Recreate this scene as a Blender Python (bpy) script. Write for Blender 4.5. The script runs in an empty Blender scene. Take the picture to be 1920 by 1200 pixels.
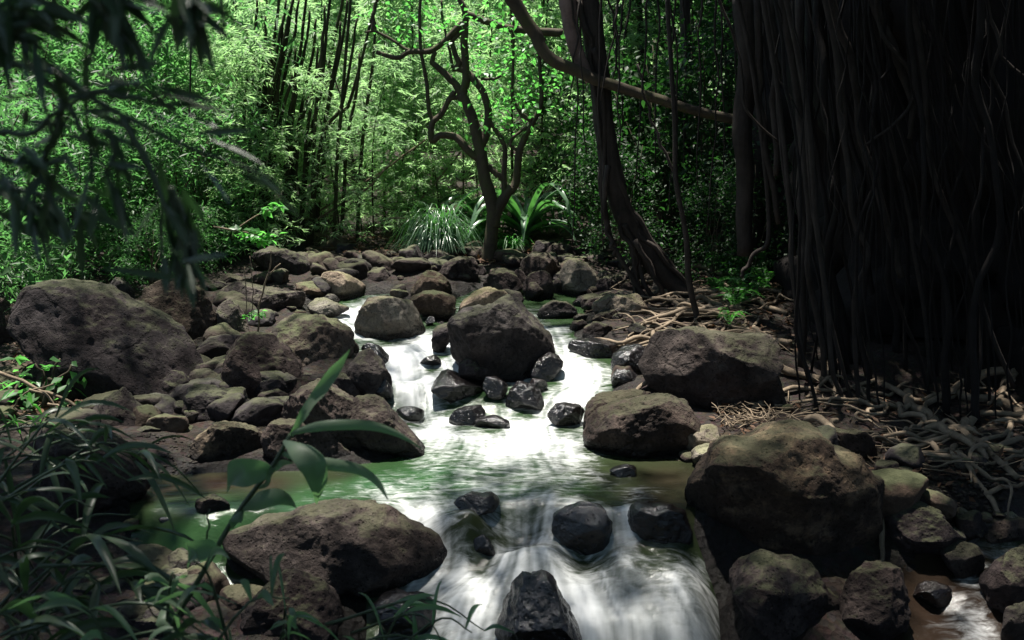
import bpy, bmesh, math, random
import numpy as np
from math import radians as RAD, sin, cos, pi

# ------------------------------------------------------------------ camera, sky, sun, exposure
C = bpy.context.scene
CAMZ, PITCH, LENS = 2.2, RAD(10), 32.0
cam = bpy.data.objects.new('camera', bpy.data.cameras.new('camera'))
C.collection.objects.link(cam)
cam.location = (0, 0, CAMZ)
cam.rotation_euler = (pi / 2 - PITCH, 0, 0)
cam.data.lens, cam.data.sensor_width = LENS, 36.0
cam.data.clip_start, cam.data.clip_end = 0.05, 500
cam.data.dof.use_dof = True
cam.data.dof.focus_distance = 8.0
cam.data.dof.aperture_fstop = 4.0
C.camera = cam
SUN_DIR = np.array((-0.12, 0.16, 0.97)); SUN_DIR /= np.linalg.norm(SUN_DIR)
w = bpy.data.worlds.new('World'); C.world = w; w.use_nodes = True
nt = w.node_tree
sky = nt.nodes.new('ShaderNodeTexSky'); sky.sky_type = 'NISHITA'; sky.sun_disc = False
sky.sun_elevation = math.asin(SUN_DIR[2]); sky.sun_rotation = math.atan2(SUN_DIR[0], SUN_DIR[1])
nt.links.new(sky.outputs[0], nt.nodes['Background'].inputs[0])
nt.nodes['Background'].inputs[1].default_value = 0.06
sl = bpy.data.lights.new('sun', 'SUN'); sl.energy = 4.6; sl.angle = RAD(0.8); sl.color = (1.0, 0.96, 0.88)
sun = bpy.data.objects.new('sun', sl); C.collection.objects.link(sun)
from mathutils import Vector
sun.rotation_euler = Vector(SUN_DIR).to_track_quat('Z', 'Y').to_euler()
C.view_settings.view_transform = 'Standard'; C.view_settings.look = 'None'
C.view_settings.exposure = 1.65; C.view_settings.gamma = 1.0
C.cycles.max_bounces = 6; C.cycles.diffuse_bounces = 3; C.cycles.glossy_bounces = 2
C.cycles.transmission_bounces = 4; C.cycles.transparent_max_bounces = 6
C.cycles.sample_clamp_indirect = 4.0

# ------------------------------------------------------------------ photograph pixels (1920 x 1200) -> places
F = LENS / 36.0 * 1920
FWD = np.array((0, cos(PITCH), -sin(PITCH))); UP = np.array((0, sin(PITCH), cos(PITCH))); RT = np.array((1.0, 0, 0))
def ray(px, py):
    return RT * ((px - 960) / F) - UP * ((py - 600) / F) + FWD
def P(px, py, Y):                       # the point seen at (px, py) that stands Y metres ahead
    d = ray(px, py); return np.array((0, 0, CAMZ)) + d * (Y / d[1])
# the fall of the valley floor: image row -> height, hence the distance of that row
ROWS = [(440, 1.0), (470, .85), (500, .75), (540, .62), (580, .5), (610, .42), (650, .33), (705, .2), (745, .11), (780, 0), (850, 0),
        (900, 0), (955, 0), (985, -.09), (1050, -.26), (1100, -.33), (1200, -.46), (1260, -.56)]
def row_dist(py, z):
    d = ray(960, py); return (z - CAMZ) * d[1] / d[2]
RY = np.array([row_dist(p, z) for p, z in ROWS]); RP = np.array([p for p, _ in ROWS], float); RZ = np.array([z for _, z in ROWS])
def D(py): return float(np.interp(py, RP, RY))
_o = np.argsort(RY)
PY_ = np.concatenate(([-8, 0, 2.0, 3.3], RY[_o], [19, 26, 40, 90])); PZ_ = np.concatenate(([.7, .55, .1, -.45], RZ[_o], [2.2, 4.6, 11, 30]))
_ty = np.arange(-9, 91, .02); _tz = np.interp(_ty, PY_, PZ_); _k = np.exp(-(np.arange(-9, 10) / 4.0) ** 2 / 2); _k /= _k.sum()
_tz = np.concatenate((_tz[:9], np.convolve(_tz, _k, 'valid'), _tz[-9:]))
def ramp(Y): return np.interp(Y, _ty, _tz)
def at(px, py):
    Y = D(py); p = P(px, py, Y); return p

# ------------------------------------------------------------------ noise
def _hash(i, j, k, s):
    h = (i * 374761393 + j * 668265263 + k * 2147483647 + s * 974711) & 0xffffffff
    h = ((h ^ (h >> 13)) * 1274126177) & 0xffffffff
    h = ((h ^ (h >> 16)) * 2246822519) & 0xffffffff
    return ((h ^ (h >> 15)) & 0xffffff) / float(0xffffff)
def vnoise(p, s=0):
    p = np.asarray(p, float); f = np.floor(p); i = f.astype(np.int64); t = p - f; t = t * t * (3 - 2 * t)
    r = 0
    for a in (0, 1):
        for b in (0, 1):
            for c in (0, 1):
                wgt = (t[:, 0] if a else 1 - t[:, 0]) * (t[:, 1] if b else 1 - t[:, 1]) * (t[:, 2] if c else 1 - t[:, 2])
                r = r + wgt * _hash(i[:, 0] + a, i[:, 1] + b, i[:, 2] + c, s)
    return r
def fbm(p, s=0, o=4):
    r, a, t = 0, 1.0, 0
    p = np.asarray(p, float)
    for k in range(o):
        r = r + a * vnoise(p * 2 ** k + 17.3 * k, s + k); t += a; a *= .5
    return r / t

# ------------------------------------------------------------------ mesh helpers
def mesh(name, V, faces, mat, smooth=True):
    """faces: list of (m,n) index arrays of one corner count each"""
    me = bpy.data.meshes.new(name)
    V = np.asarray(V, np.float32); me.vertices.add(len(V)); me.vertices.foreach_set('co', V.ravel())
    faces = [np.asarray(f, np.int32) for f in faces if len(f)]
    li = np.concatenate([f.ravel() for f in faces]); tot = np.concatenate([np.full(len(f), f.shape[1], np.int32) for f in faces])
    me.loops.add(len(li)); me.loops.foreach_set('vertex_index', li)
    st = np.concatenate(([0], np.cumsum(tot)[:-1])).astype(np.int32)
    me.polygons.add(len(tot)); me.polygons.foreach_set('loop_start', st)
    try: me.polygons.foreach_set('loop_total', tot)
    except Exception: pass
    me.polygons.foreach_set('use_smooth', np.full(len(tot), smooth))
    me.update(calc_edges=True)
    if mat: me.materials.append(mat)
    return me
def link(name, me, parent=None, loc=(0, 0, 0)):
    o = bpy.data.objects.new(name, me); C.collection.objects.link(o); o.location = loc
    if parent: o.parent = parent
    return o
def tag(o, label=None, cat=None, group=None, kind=None):
    if label: o['label'] = label
    if cat: o['category'] = cat
    if group: o['group'] = group
    if kind: o['kind'] = kind
    return o
def empty(name, loc, label, cat, group=None):
    o = bpy.data.objects.new(name, None); C.collection.objects.link(o); o.location = tuple(loc); o.empty_display_size = .1
    return tag(o, label, cat, group)
def dup(root, loc, rz=0, tilt=0, s=1.0, label=None):
    r = root.copy(); C.collection.objects.link(r); r.location = tuple(loc); r.rotation_euler = (tilt, 0, rz); r.scale = (s, s, s)
    if label: r['label'] = label
    for ch in root.children:
        c = ch.copy(); C.collection.objects.link(c); c.parent = r
    return r
class Geo:
    def __init__(self): self.V, self.Q, self.T, self.n = [], [], [], 0
    def add(self, V, Q=(), T=()):
        V = np.asarray(V, float).reshape(-1, 3)
        if len(Q): self.Q.append(np.asarray(Q) + self.n)
        if len(T): self.T.append(np.asarray(T) + self.n)
        self.V.append(V); self.n += len(V)
    def build(self, name, mat, parent=None, origin=(0, 0, 0), smooth=True, loc=None):
        V = np.concatenate(self.V) - np.asarray(origin, float); f = []
        if self.Q: f.append(np.concatenate(self.Q))
        if self.T: f.append(np.concatenate(self.T))
        return link(name, mesh(name, V, f, mat, smooth), parent, tuple(origin) if loc is None and parent is None else (loc or (0, 0, 0)))
def spline(pts, n):
    p = np.asarray(pts, float); m = len(p)
    if m == 2: return p[0] + (p[1] - p[0]) * np.linspace(0, 1, n)[:, None]
    q = np.vstack((2 * p[0] - p[1], p, 2 * p[-1] - p[-2])); t = np.linspace(0, m - 1 - 1e-6, n); i = t.astype(int); u = (t - i)[:, None]
    a, b, c, d = q[i], q[i + 1], q[i + 2], q[i + 3]
    return .5 * (2 * b + (c - a) * u + (2 * a - 5 * b + 4 * c - d) * u ** 2 + (3 * b - a - 3 * c + d) * u ** 3)
def tube(g, pts, radii, n=None, sides=7, rough=.12, seed=0, wob=0.0):
    n = n or max(6, len(pts) * 5)
    c = spline(pts, n); r = np.interp(np.linspace(0, 1, n), np.linspace(0, 1, len(radii)), radii)
    if wob:
        tt = np.linspace(0, 1, n)[:, None]
        k = np.concatenate([(vnoise(np.hstack((tt * 9 + seed, tt * 0 + 3.1 * q, tt * 0)), seed) - .5)[:, None] for q in range(3)], 1)
        c = c + k * wob * np.sin(np.pi * tt) ** .5
    tg = np.gradient(c, axis=0); tg /= np.linalg.norm(tg, axis=1)[:, None] + 1e-9
    ref = np.array((0.31, 0.9, 0.22)); ref /= np.linalg.norm(ref)
    a = np.cross(tg, ref); bad = np.linalg.norm(a, axis=1) < .15; a[bad] = np.cross(tg[bad], (1., 0, 0)); a /= np.linalg.norm(a, axis=1)[:, None]
    b = np.cross(tg, a); th = np.linspace(0, 2 * pi, sides, endpoint=False)
    ring = a[:, None, :] * np.cos(th)[None, :, None] + b[:, None, :] * np.sin(th)[None, :, None]
    rr = r[:, None]
    if rough:
        q = np.stack(np.broadcast_arrays(np.linspace(0, n * .35, n)[:, None], np.cos(th)[None] * 1.3 + 5 + seed, np.sin(th)[None] * 1.3), -1).reshape(-1, 3)
        rr = rr * (1 + rough * 2 * (fbm(q, seed, 2).reshape(n, sides) - .5))
    else: rr = np.broadcast_to(rr, (n, sides))
    V = (c[:, None, :] + ring * rr[:, :, None]).reshape(-1, 3)
    i = np.arange(n - 1)[:, None] * sides; j = np.arange(sides)[None]; k = (j + 1) % sides
    Q = np.stack((i + j, i + k, i + sides + k, i + sides + j), -1).reshape(-1, 4)
    e = len(V); V = np.vstack((V, c[0], c[-1])); jj = np.arange(sides); kk = (jj + 1) % sides
    T = np.vstack((np.stack((kk, jj, np.full(sides, e)), 1), np.stack(((n - 1) * sides + jj, (n - 1) * sides + kk, np.full(sides, e + 1)), 1)))
    g.add(V, Q, T)
def blade(g, pts, widths, n=12, fold=.18, side=None, twist=0.0):
    """a leaf blade along a midrib, folded a little along it"""
    c = spline(pts, n); wd = np.interp(np.linspace(0, 1, n), np.linspace(0, 1, len(widths)), widths)
    tg = np.gradient(c, axis=0); tg /= np.linalg.norm(tg, axis=1)[:, None] + 1e-9
    s = np.cross(tg, np.array((0, 0, 1.0))) if side is None else np.broadcast_to(np.asarray(side, float), tg.shape) - tg * (tg @ np.asarray(side, float))[:, None]
    nn = np.linalg.norm(s, axis=1)[:, None]; s = np.where(nn < .08, np.array((1.0, 0, 0)), s / (nn + 1e-9))
    up = np.cross(s, tg)
    if twist:
        a = (np.linspace(0, 1, n) * twist)[:, None]; s, up = s * np.cos(a) + up * np.sin(a), up * np.cos(a) - s * np.sin(a)
    h = wd[:, None] / 2
    V = np.stack((c - s * h + up * h * fold, c - up * h * fold, c + s * h + up * h * fold), 1).reshape(-1, 3)
    i = np.arange(n - 1) * 3
    Q = np.vstack((np.stack((i, i + 1, i + 4, i + 3), 1), np.stack((i + 1, i + 2, i + 5, i + 4), 1)))
    g.add(V, Q)
def leaves(g, B, Dr, L, W, rng, droop=.25):
    """many small leaves: base points, directions, lengths, widths; each two triangles folded along the midrib"""
    n = len(B); Dr = Dr / (np.linalg.norm(Dr, axis=1)[:, None] + 1e-9)
    L = np.broadcast_to(L, n)[:, None]; W = np.broadcast_to(W, n)[:, None]
    upv = np.array((0, 0, 1.0)) + rng.normal(0, .45, (n, 3))
    s = np.cross(Dr, upv); s /= np.linalg.norm(s, axis=1)[:, None] + 1e-9
    up = np.cross(s, Dr)
    mid = B + Dr * L * .42 - np.array((0, 0, 1.0)) * L * droop * .12
    tip = B + Dr * L - np.array((0, 0, 1.0)) * L * droop * .5
    V = np.stack((B, mid - s * W * .5 + up * W * .12, tip, mid + s * W * .5 + up * W * .12), 1).reshape(-1, 3)
    i = np.arange(n) * 4
    g.add(V, (), np.vstack((np.stack((i, i + 1, i + 2), 1), np.stack((i, i + 2, i + 3), 1))))
def sprays(g, S, rng, k=7, L=.12, W=.014, spread=1.0, el=(-1.1, .15), az=None, step=.02):
    """drooping fans of narrow leaves (bamboo twigs)"""
    n = len(S); a0 = rng.uniform(0, 2 * pi, n) if az is None else az
    a = (a0[:, None] + rng.uniform(-spread, spread, (n, k))).ravel(); e = rng.uniform(el[0], el[1], n * k)
    d = np.stack((np.cos(a) * np.cos(e), np.sin(a) * np.cos(e), np.sin(e)), 1)
    tw = np.stack((np.cos(a0), np.sin(a0), -.35 + 0 * a0), 1)
    B = (S[:, None] + tw[:, None] * (np.arange(k) * step)[None, :, None]).reshape(-1, 3)
    l = L * rng.uniform(.6, 1.25, n * k)
    leaves(g, B, d, l, W * rng.uniform(.8, 1.25, n * k), rng, .35)

# ------------------------------------------------------------------ materials
def material(name):
    m = bpy.data.materials.new(name); m.use_nodes = True; t = m.node_tree
    for n in list(t.nodes): t.nodes.remove(n)
    return m, t
def nd(t, typ, props=None, **inp):
    n = t.nodes.new('ShaderNode' + typ)
    for k, v in (props or {}).items(): setattr(n, k, v)
    for k, v in inp.items():
        key = k.replace('_', ' ')
        s = n.inputs[int(k[1:])] if k[0] == 'i' and k[1:].isdigit() else n.inputs[key]
        if hasattr(v, 'links') or isinstance(v, bpy.types.NodeSocket): t.links.new(v, s)
        else: s.default_value = v
    return n
def rgb(c): return (c[0], c[1], c[2], 1)
def ramp_node(t, fac, stops):
    r = nd(t, 'ValToRGB', Fac=fac); e = r.color_ramp.elements
    while len(e) < len(stops): e.new(.5)
    for x, (p, c) in zip(e, stops): x.position = p; x.color = rgb(c) if not isinstance(c, float) else (c, c, c, 1)
    return r.outputs[0]
def mixc(t, f, a, b, mode='MIX'):
    n = nd(t, 'Mix', {'data_type': 'RGBA', 'blend_type': mode})
    for s, v in ((n.inputs[0], f), (n.inputs[6], a), (n.inputs[7], b)):
        if isinstance(v, bpy.types.NodeSocket): t.links.new(v, s)
        else: s.default_value = v if isinstance(v, float) else rgb(v)
    return n.outputs[2]
def mth(t, op, a, b=0.0, clamp=False):
    n = nd(t, 'Math', {'operation': op, 'use_clamp': clamp})
    for s, v in ((n.inputs[0], a), (n.inputs[1], b)):
        if isinstance(v, bpy.types.NodeSocket): t.links.new(v, s)
        else: s.default_value = v
    return n.outputs[0]
def out(t, sh): nd(t, 'OutputMaterial', Surface=sh)

def rock_mat(name, dark, mid, light, moss=0.0, wet=0.0, mosscol=(.080, .086, .044)):
    m, t = material(name)
    co = nd(t, 'TexCoord').outputs['Object']; oi = nd(t, 'ObjectInfo').outputs['Random']
    off = nd(t, 'VectorMath', {'operation': 'ADD'}); t.links.new(co, off.inputs[0])
    cx = nd(t, 'CombineXYZ', X=mth(t, 'MULTIPLY', oi, 37.0), Y=mth(t, 'MULTIPLY', oi, 91.0)); t.links.new(cx.outputs[0], off.inputs[1])
    v = off.outputs[0]
    n1 = nd(t, 'TexNoise', Vector=v, Scale=4.0, Detail=9.0, Roughness=.68).outputs[0]
    n2 = nd(t, 'TexNoise', Vector=v, Scale=38.0, Detail=5.0, Roughness=.7).outputs[0]
    n3 = nd(t, 'TexNoise', Vector=v, Scale=1.6, Detail=4.0, Roughness=.6).outputs[0]
    col = ramp_node(t, n1, [(.3, dark), (.5, mid), (.72, light)])
    col = mixc(t, mth(t, 'MULTIPLY', mth(t, 'SUBTRACT', n3, .42, True), 2.2, True), col, (mid[0] * 1.05, mid[1] * .88, mid[2] * .8))
    col = mixc(t, .75, col, ramp_node(t, n2, [(.25, .35), (.5, .95), (.75, 1.5)]), 'MULTIPLY')
    vo = nd(t, 'TexVoronoi', Vector=v, Scale=30.0, Randomness=1.0).outputs[0]
    pit = ramp_node(t, vo, [(.08, 0.0), (.28, 1.0)])
    col = mixc(t, .55, col, pit, 'MULTIPLY')
    ck = nd(t, 'TexVoronoi', {'feature': 'DISTANCE_TO_EDGE'}, Vector=mixc(t, .25, v, nd(t, 'TexNoise', Vector=v, Scale=3.0, Detail=5.0).outputs['Color'], 'ADD'), Scale=2.2).outputs[0]
    crack = ramp_node(t, ck, [(.0, 0.0), (.035, 1.0)])
    crack = mth(t, 'MAXIMUM', crack, ramp_node(t, n3, [(.44, 0.0), (.56, 1.0)]))
    col = mixc(t, .35, col, crack, 'MULTIPLY')
    col = mixc(t, 1.0, col, ramp_node(t, mth(t, 'FRACT', mth(t, 'MULTIPLY', oi, 7.3)), [(0, (1.08, .97, .88)), (.5, (1, 1, 1)), (1, (.9, .97, 1.04))]), 'MULTIPLY')
    if moss:  # moss on up-facing faces, its pale tone also standing in for sunlit tops
        nz = nd(t, 'SeparateXYZ', Vector=nd(t, 'NewGeometry').outputs['Normal']).outputs[2]
        mk = mth(t, 'ADD', mth(t, 'MULTIPLY', nz, .55), mth(t, 'SUBTRACT', nd(t, 'TexNoise', Vector=v, Scale=5.5, Detail=7.0, Roughness=.75).outputs[0], .5))
        mk = mth(t, 'MULTIPLY', mth(t, 'SUBTRACT', mk, .34), 5.0, True)
        mc = mixc(t, n2, (mosscol[0] * .45, mosscol[1] * .5, mosscol[2] * .5), (mosscol[0] * 1.5, mosscol[1] * 1.45, mosscol[2] * 1.5))
        col = mixc(t, mth(t, 'MULTIPLY', mk, moss), col, mc)
    col = mixc(t, 1.0, col, ramp_node(t, oi, [(0, .75), (1, 1.25)]), 'MULTIPLY')
    wa = nd(t, 'Attribute', {'attribute_name': 'wet'}).outputs['Fac']
    wa = mth(t, 'MULTIPLY', mth(t, 'ADD', wa, mth(t, 'MULTIPLY', mth(t, 'SUBTRACT', n1, .5), wa)), 1.6, True)
    col = mixc(t, mth(t, 'MULTIPLY', wa, .85), col, (.006, .005, .0055))
    b1 = nd(t, 'Bump', Strength=1.0, Distance=.045 - .02 * wet, Height=n1).outputs[0]
    b2 = nd(t, 'Bump', Strength=1.0 - .5 * wet, Distance=.014, Height=n2, Normal=b1).outputs[0]
    b3 = nd(t, 'Bump', Strength=.7, Distance=.015, Height=pit, Normal=b2).outputs[0]
    b3 = nd(t, 'Bump', Strength=.4, Distance=.025, Height=crack, Normal=b3).outputs[0]
    rg = mth(t, 'ADD', .92 - .84 * wet, mth(t, 'MULTIPLY', n2, .12 + .12 * wet))
    rg = mth(t, 'SUBTRACT', rg, mth(t, 'MULTIPLY', wa, .7 * (1 - wet)))
    out(t, nd(t, 'BsdfPrincipled', Base_Color=col, Roughness=rg, Normal=b3, Specular_IOR_Level=.2 + .4 * wet).outputs[0])
    return m
def leaf_mat(name, c, tr, transl=.4, rough=.38, var=.5, gloss=.5):
    m, t = material(name)
    g = nd(t, 'TexCoord').outputs['Object']; oi = nd(t, 'ObjectInfo').outputs['Random']
    n = nd(t, 'TexNoise', Vector=g, Scale=9.0, Detail=3.0).outputs[0]
    f = mth(t, 'ADD', mth(t, 'MULTIPLY', mth(t, 'SUBTRACT', n, .5), 3 * var), mth(t, 'MULTIPLY', oi, .5 * var))
    f = mth(t, 'ADD', f, .3, True)
    col = mixc(t, f, tuple(x * .6 for x in c), (c[0] * 1.5, c[1] * 1.35, c[2] * 1.3))
    tc = mixc(t, f, tuple(x * .7 for x in tr), (tr[0] * 1.4, tr[1] * 1.2, tr[2]))
    p = nd(t, 'BsdfPrincipled', Base_Color=col, Roughness=rough, Specular_IOR_Level=gloss).outputs[0]
    tl = nd(t, 'BsdfTranslucent', Color=tc).outputs[0]
    mx = nd(t, 'MixShader', Fac=transl); t.links.new(p, mx.inputs[1]); t.links.new(tl, mx.inputs[2])
    out(t, mx.outputs[0]); return m
def bark_mat(name, a, b, scale=14.0, stretch=.15, mosscol=None):
    m, t = material(name)
    co = nd(t, 'TexCoord').outputs['Object']
    mp = nd(t, 'Mapping', Vector=co); mp.inputs['Scale'].default_value = (1, 1, stretch)
    n = nd(t, 'TexNoise', Vector=mp.outputs[0], Scale=scale, Detail=7.0, Roughness=.7).outputs[0]
    n2 = nd(t, 'TexNoise', Vector=co, Scale=5.0, Detail=5.0, Roughness=.7).outputs[0]
    col = mixc(t, n, a, b); col = mixc(t, .7, col, ramp_node(t, n2, [(.3, .4), (.7, 1.5)]), 'MULTIPLY')
    if mosscol: col = mixc(t, ramp_node(t, n2, [(.5, 0.0), (.62, .8)]), col, mosscol)
    bp = nd(t, 'Bump', Strength=.8, Distance=.015, Height=n).outputs[0]
    out(t, nd(t, 'BsdfPrincipled', Base_Color=col, Roughness=.85, Normal=bp, Specular_IOR_Level=.2).outputs[0]); return m
M = {
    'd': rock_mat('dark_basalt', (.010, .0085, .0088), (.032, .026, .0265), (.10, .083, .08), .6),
    'b': rock_mat('brown_basalt', (.011, .0092, .009), (.037, .030, .028), (.115, .093, .084), .45),
    'o': rock_mat('streaked_basalt', (.010, .008, .007), (.042, .031, .024), (.22, .155, .10), .4),
    'm': rock_mat('mossy_basalt', (.022, .018, .015), (.065, .052, .043), (.15, .125, .10), .95),
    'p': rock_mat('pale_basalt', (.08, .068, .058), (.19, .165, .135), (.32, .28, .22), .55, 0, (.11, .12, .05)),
    'w': rock_mat('wet_basalt', (.004, .0035, .004), (.009, .0075, .008), (.025, .021, .021), .0, 1.0),
    'shrub': leaf_mat('shrub_leaf', (.06, .12, .055), (.14, .42, .12), .45, .45, .6, .3),
    'bamboo': leaf_mat('bamboo_leaf', (.17, .26, .15), (.36, .68, .30), .52, .5, .6, .25),
    'bright': leaf_mat('bright_green_leaf', (.07, .19, .06), (.15, .58, .11), .5, .4),  # bright green leaf, one even tone
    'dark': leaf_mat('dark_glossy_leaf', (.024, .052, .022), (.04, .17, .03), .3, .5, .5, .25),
    'shade': leaf_mat('dull_green_leaf', (.042, .070, .038), (.04, .12, .035), .22, .38, .5, .45),  # dull green leaf of the near plants, one even tone
    'lily': leaf_mat('strap_leaf', (.09, .17, .10), (.10, .36, .07), .3, .28, .3, .6),
    'fern': leaf_mat('fern_leaf', (.045, .16, .03), (.09, .45, .05), .4, .5),
    'ginger': leaf_mat('ginger_leaf', (.13, .19, .13), (.18, .42, .15), .42, .5, .15, .4),
    'culm': bark_mat('bamboo_culm', (.012, .014, .007), (.05, .05, .022), 8.0, .1),
    'bark': bark_mat('slim_tree_bark', (.03, .024, .018), (.10, .08, .055), 16.0, .3, (.05, .055, .02)),
    'shaded_root': bark_mat('shade_darkened_root_bark', (.005, .004, .004), (.022, .017, .015), 24.0, .08),  # near-black root bark, the shade on the unlit roots put into its colour
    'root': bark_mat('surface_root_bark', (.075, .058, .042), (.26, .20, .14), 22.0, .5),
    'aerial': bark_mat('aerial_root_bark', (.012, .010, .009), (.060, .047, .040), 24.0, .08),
    'stick': bark_mat('dead_wood', (.10, .075, .05), (.26, .20, .14), 22.0, .3),
    'litter': leaf_mat('dead_leaf', (.085, .05, .03), (.08, .045, .02), .12, .7, .8, .2),
}
# ------------------------------------------------------------------ ground
def poly_world(s):
    return np.array([at(*map(float, q.split(',')))[:2] for q in s.split()])
def sdist(X, Y, poly):
    X = np.asarray(X, float); Y = np.asarray(Y, float)
    """signed distance to a polygon, negative inside"""
    p = np.stack((X.ravel(), Y.ravel()), 1); d = np.full(len(p), 1e9); ins = np.zeros(len(p), bool)
    for a, b in zip(poly, np.roll(poly, -1, 0)):
        ab = b - a; tt = np.clip(((p - a) @ ab) / (ab @ ab + 1e-12), 0, 1); q = a + tt[:, None] * ab
        d = np.minimum(d, np.hypot(*(p - q).T))
        cr = (a[1] > p[:, 1]) != (b[1] > p[:, 1])
        with np.errstate(divide='ignore', invalid='ignore'):
            xi = a[0] + (p[:, 1] - a[1]) / (b[1] - a[1]) * (b[0] - a[0])
        ins ^= cr & (p[:, 0] < xi)
    return np.where(ins, -d, d).reshape(X.shape)
STREAM = poly_world("620,1250 660,1180 690,1110 760,1060 740,990 560,1000 420,1030 300,1040 250,1010 255,930 290,898 400,890 "
                    "560,885 700,870 780,850 740,800 720,740 700,690 670,650 640,620 600,600 590,575 640,560 720,556 800,590 830,620 860,560 940,530 "
                    "1010,548 1080,560 1090,600 1070,630 1110,650 1150,690 1140,740 1100,780 1105,850 1190,862 1300,868 1320,900 1290,950 "
                    "1250,1000 1280,1050 1370,1085 1400,1150 1420,1250")
BROOK = poly_world("1690,1250 1680,1180 1700,1130 1760,1085 1790,1060 1780,1010 1800,985 1850,990 1930,1020 1990,1050 1950,1075 1870,1065 1850,1100 1870,1160 1890,1250")
PUDDLE = poly_world("395,1110 395,1078 430,1070 480,1082 510,1100 470,1112 430,1118")
def ground_z(X, Y):
    X = np.asarray(X, float); Y = np.asarray(Y, float)
    z = ramp(Y)
    sd = sdist(X, Y, STREAM); sb = np.minimum(sdist(X, Y, BROOK), sdist(X, Y, PUDDLE) + .03)
    s = np.minimum(sd, sb)
    z = z + np.where(s > 0, .16 * (1 - np.exp(-s * 3)) - .02, np.maximum(-.35, s * 1.3) - .02)
    p = np.stack((X.ravel(), Y.ravel(), X.ravel() * 0), 1)
    z = z + ((fbm(p * 1.7, 3, 4) - .5) * .16 + (fbm(p * 9, 5, 3) - .5) * .05).reshape(X.shape) * np.clip(s * 4 + .3, .1, 1)
    z = z + np.clip(np.abs(X) - 6.5, 0, 40) * .16
    return z
def gz(x, y): return float(ground_z(np.array([x]), np.array([y]))[0])
def axis(parts): return np.unique(np.concatenate([np.arange(a, b, s) for a, b, s in parts]))
gx = axis([(-80, -9, 4), (-9, -5, .25), (-5, 6, .055), (6, 10, .25), (10, 81, 4)])
gy = axis([(-30, 0, 2), (0, 3, .25), (3, 14, .055), (14, 22, .3), (22, 91, 3)])
GX, GY = np.meshgrid(gx, gy); GZ = ground_z(GX, GY)
nx, ny = len(gx), len(gy)
def gridfaces(nx, ny):
    i = np.arange(ny - 1)[:, None] * nx + np.arange(nx - 1)[None]
    return np.stack((i, i + 1, i + nx + 1, i + nx), -1).reshape(-1, 4)
def ground_mat():
    m, t = material('forest_soil'); co = nd(t, 'TexCoord').outputs['Object']
    n1 = nd(t, 'TexNoise', Vector=co, Scale=3.0, Detail=9.0, Roughness=.7).outputs[0]
    n2 = nd(t, 'TexNoise', Vector=co, Scale=26.0, Detail=6.0, Roughness=.75).outputs[0]
    v = nd(t, 'TexVoronoi', Vector=co, Scale=24.0)
    col = mixc(t, n1, (.010, .008, .0065), (.045, .031, .023)); col = mixc(t, .8, col, ramp_node(t, n2, [(.3, .4), (.7, 1.7)]), 'MULTIPLY')
    col = mixc(t, .35, col, v.outputs['Color'], 'MULTIPLY')
    wa = nd(t, 'Attribute', {'attribute_name': 'wet'}).outputs['Fac']; col = mixc(t, mth(t, 'MULTIPLY', wa, .85), col, (.006, .005, .0045))
    b = nd(t, 'Bump', Strength=1.0, Distance=.03, Height=n2).outputs[0]
    b = nd(t, 'Bump', Strength=.8, Distance=.02, Height=v.outputs[0], Normal=b).outputs[0]
    out(t, nd(t, 'BsdfPrincipled', Base_Color=col, Roughness=mth(t, 'SUBTRACT', .85, mth(t, 'MULTIPLY', wa, .45)), Normal=b, Specular_IOR_Level=.25).outputs[0]); return m
M['soil'] = ground_mat()
gme = mesh('ground', np.stack((GX, GY, GZ), -1).reshape(-1, 3), [gridfaces(nx, ny)], M['soil'])
gwet = np.clip(1.3 - np.minimum(sdist(GX, GY, STREAM), sdist(GX, GY, BROOK)).ravel() / .3, 0, 1)
gme.attributes.new('wet', 'FLOAT', 'POINT').data.foreach_set('value', gwet.astype(np.float32))
tag(link('ground', gme), kind='structure')

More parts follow.
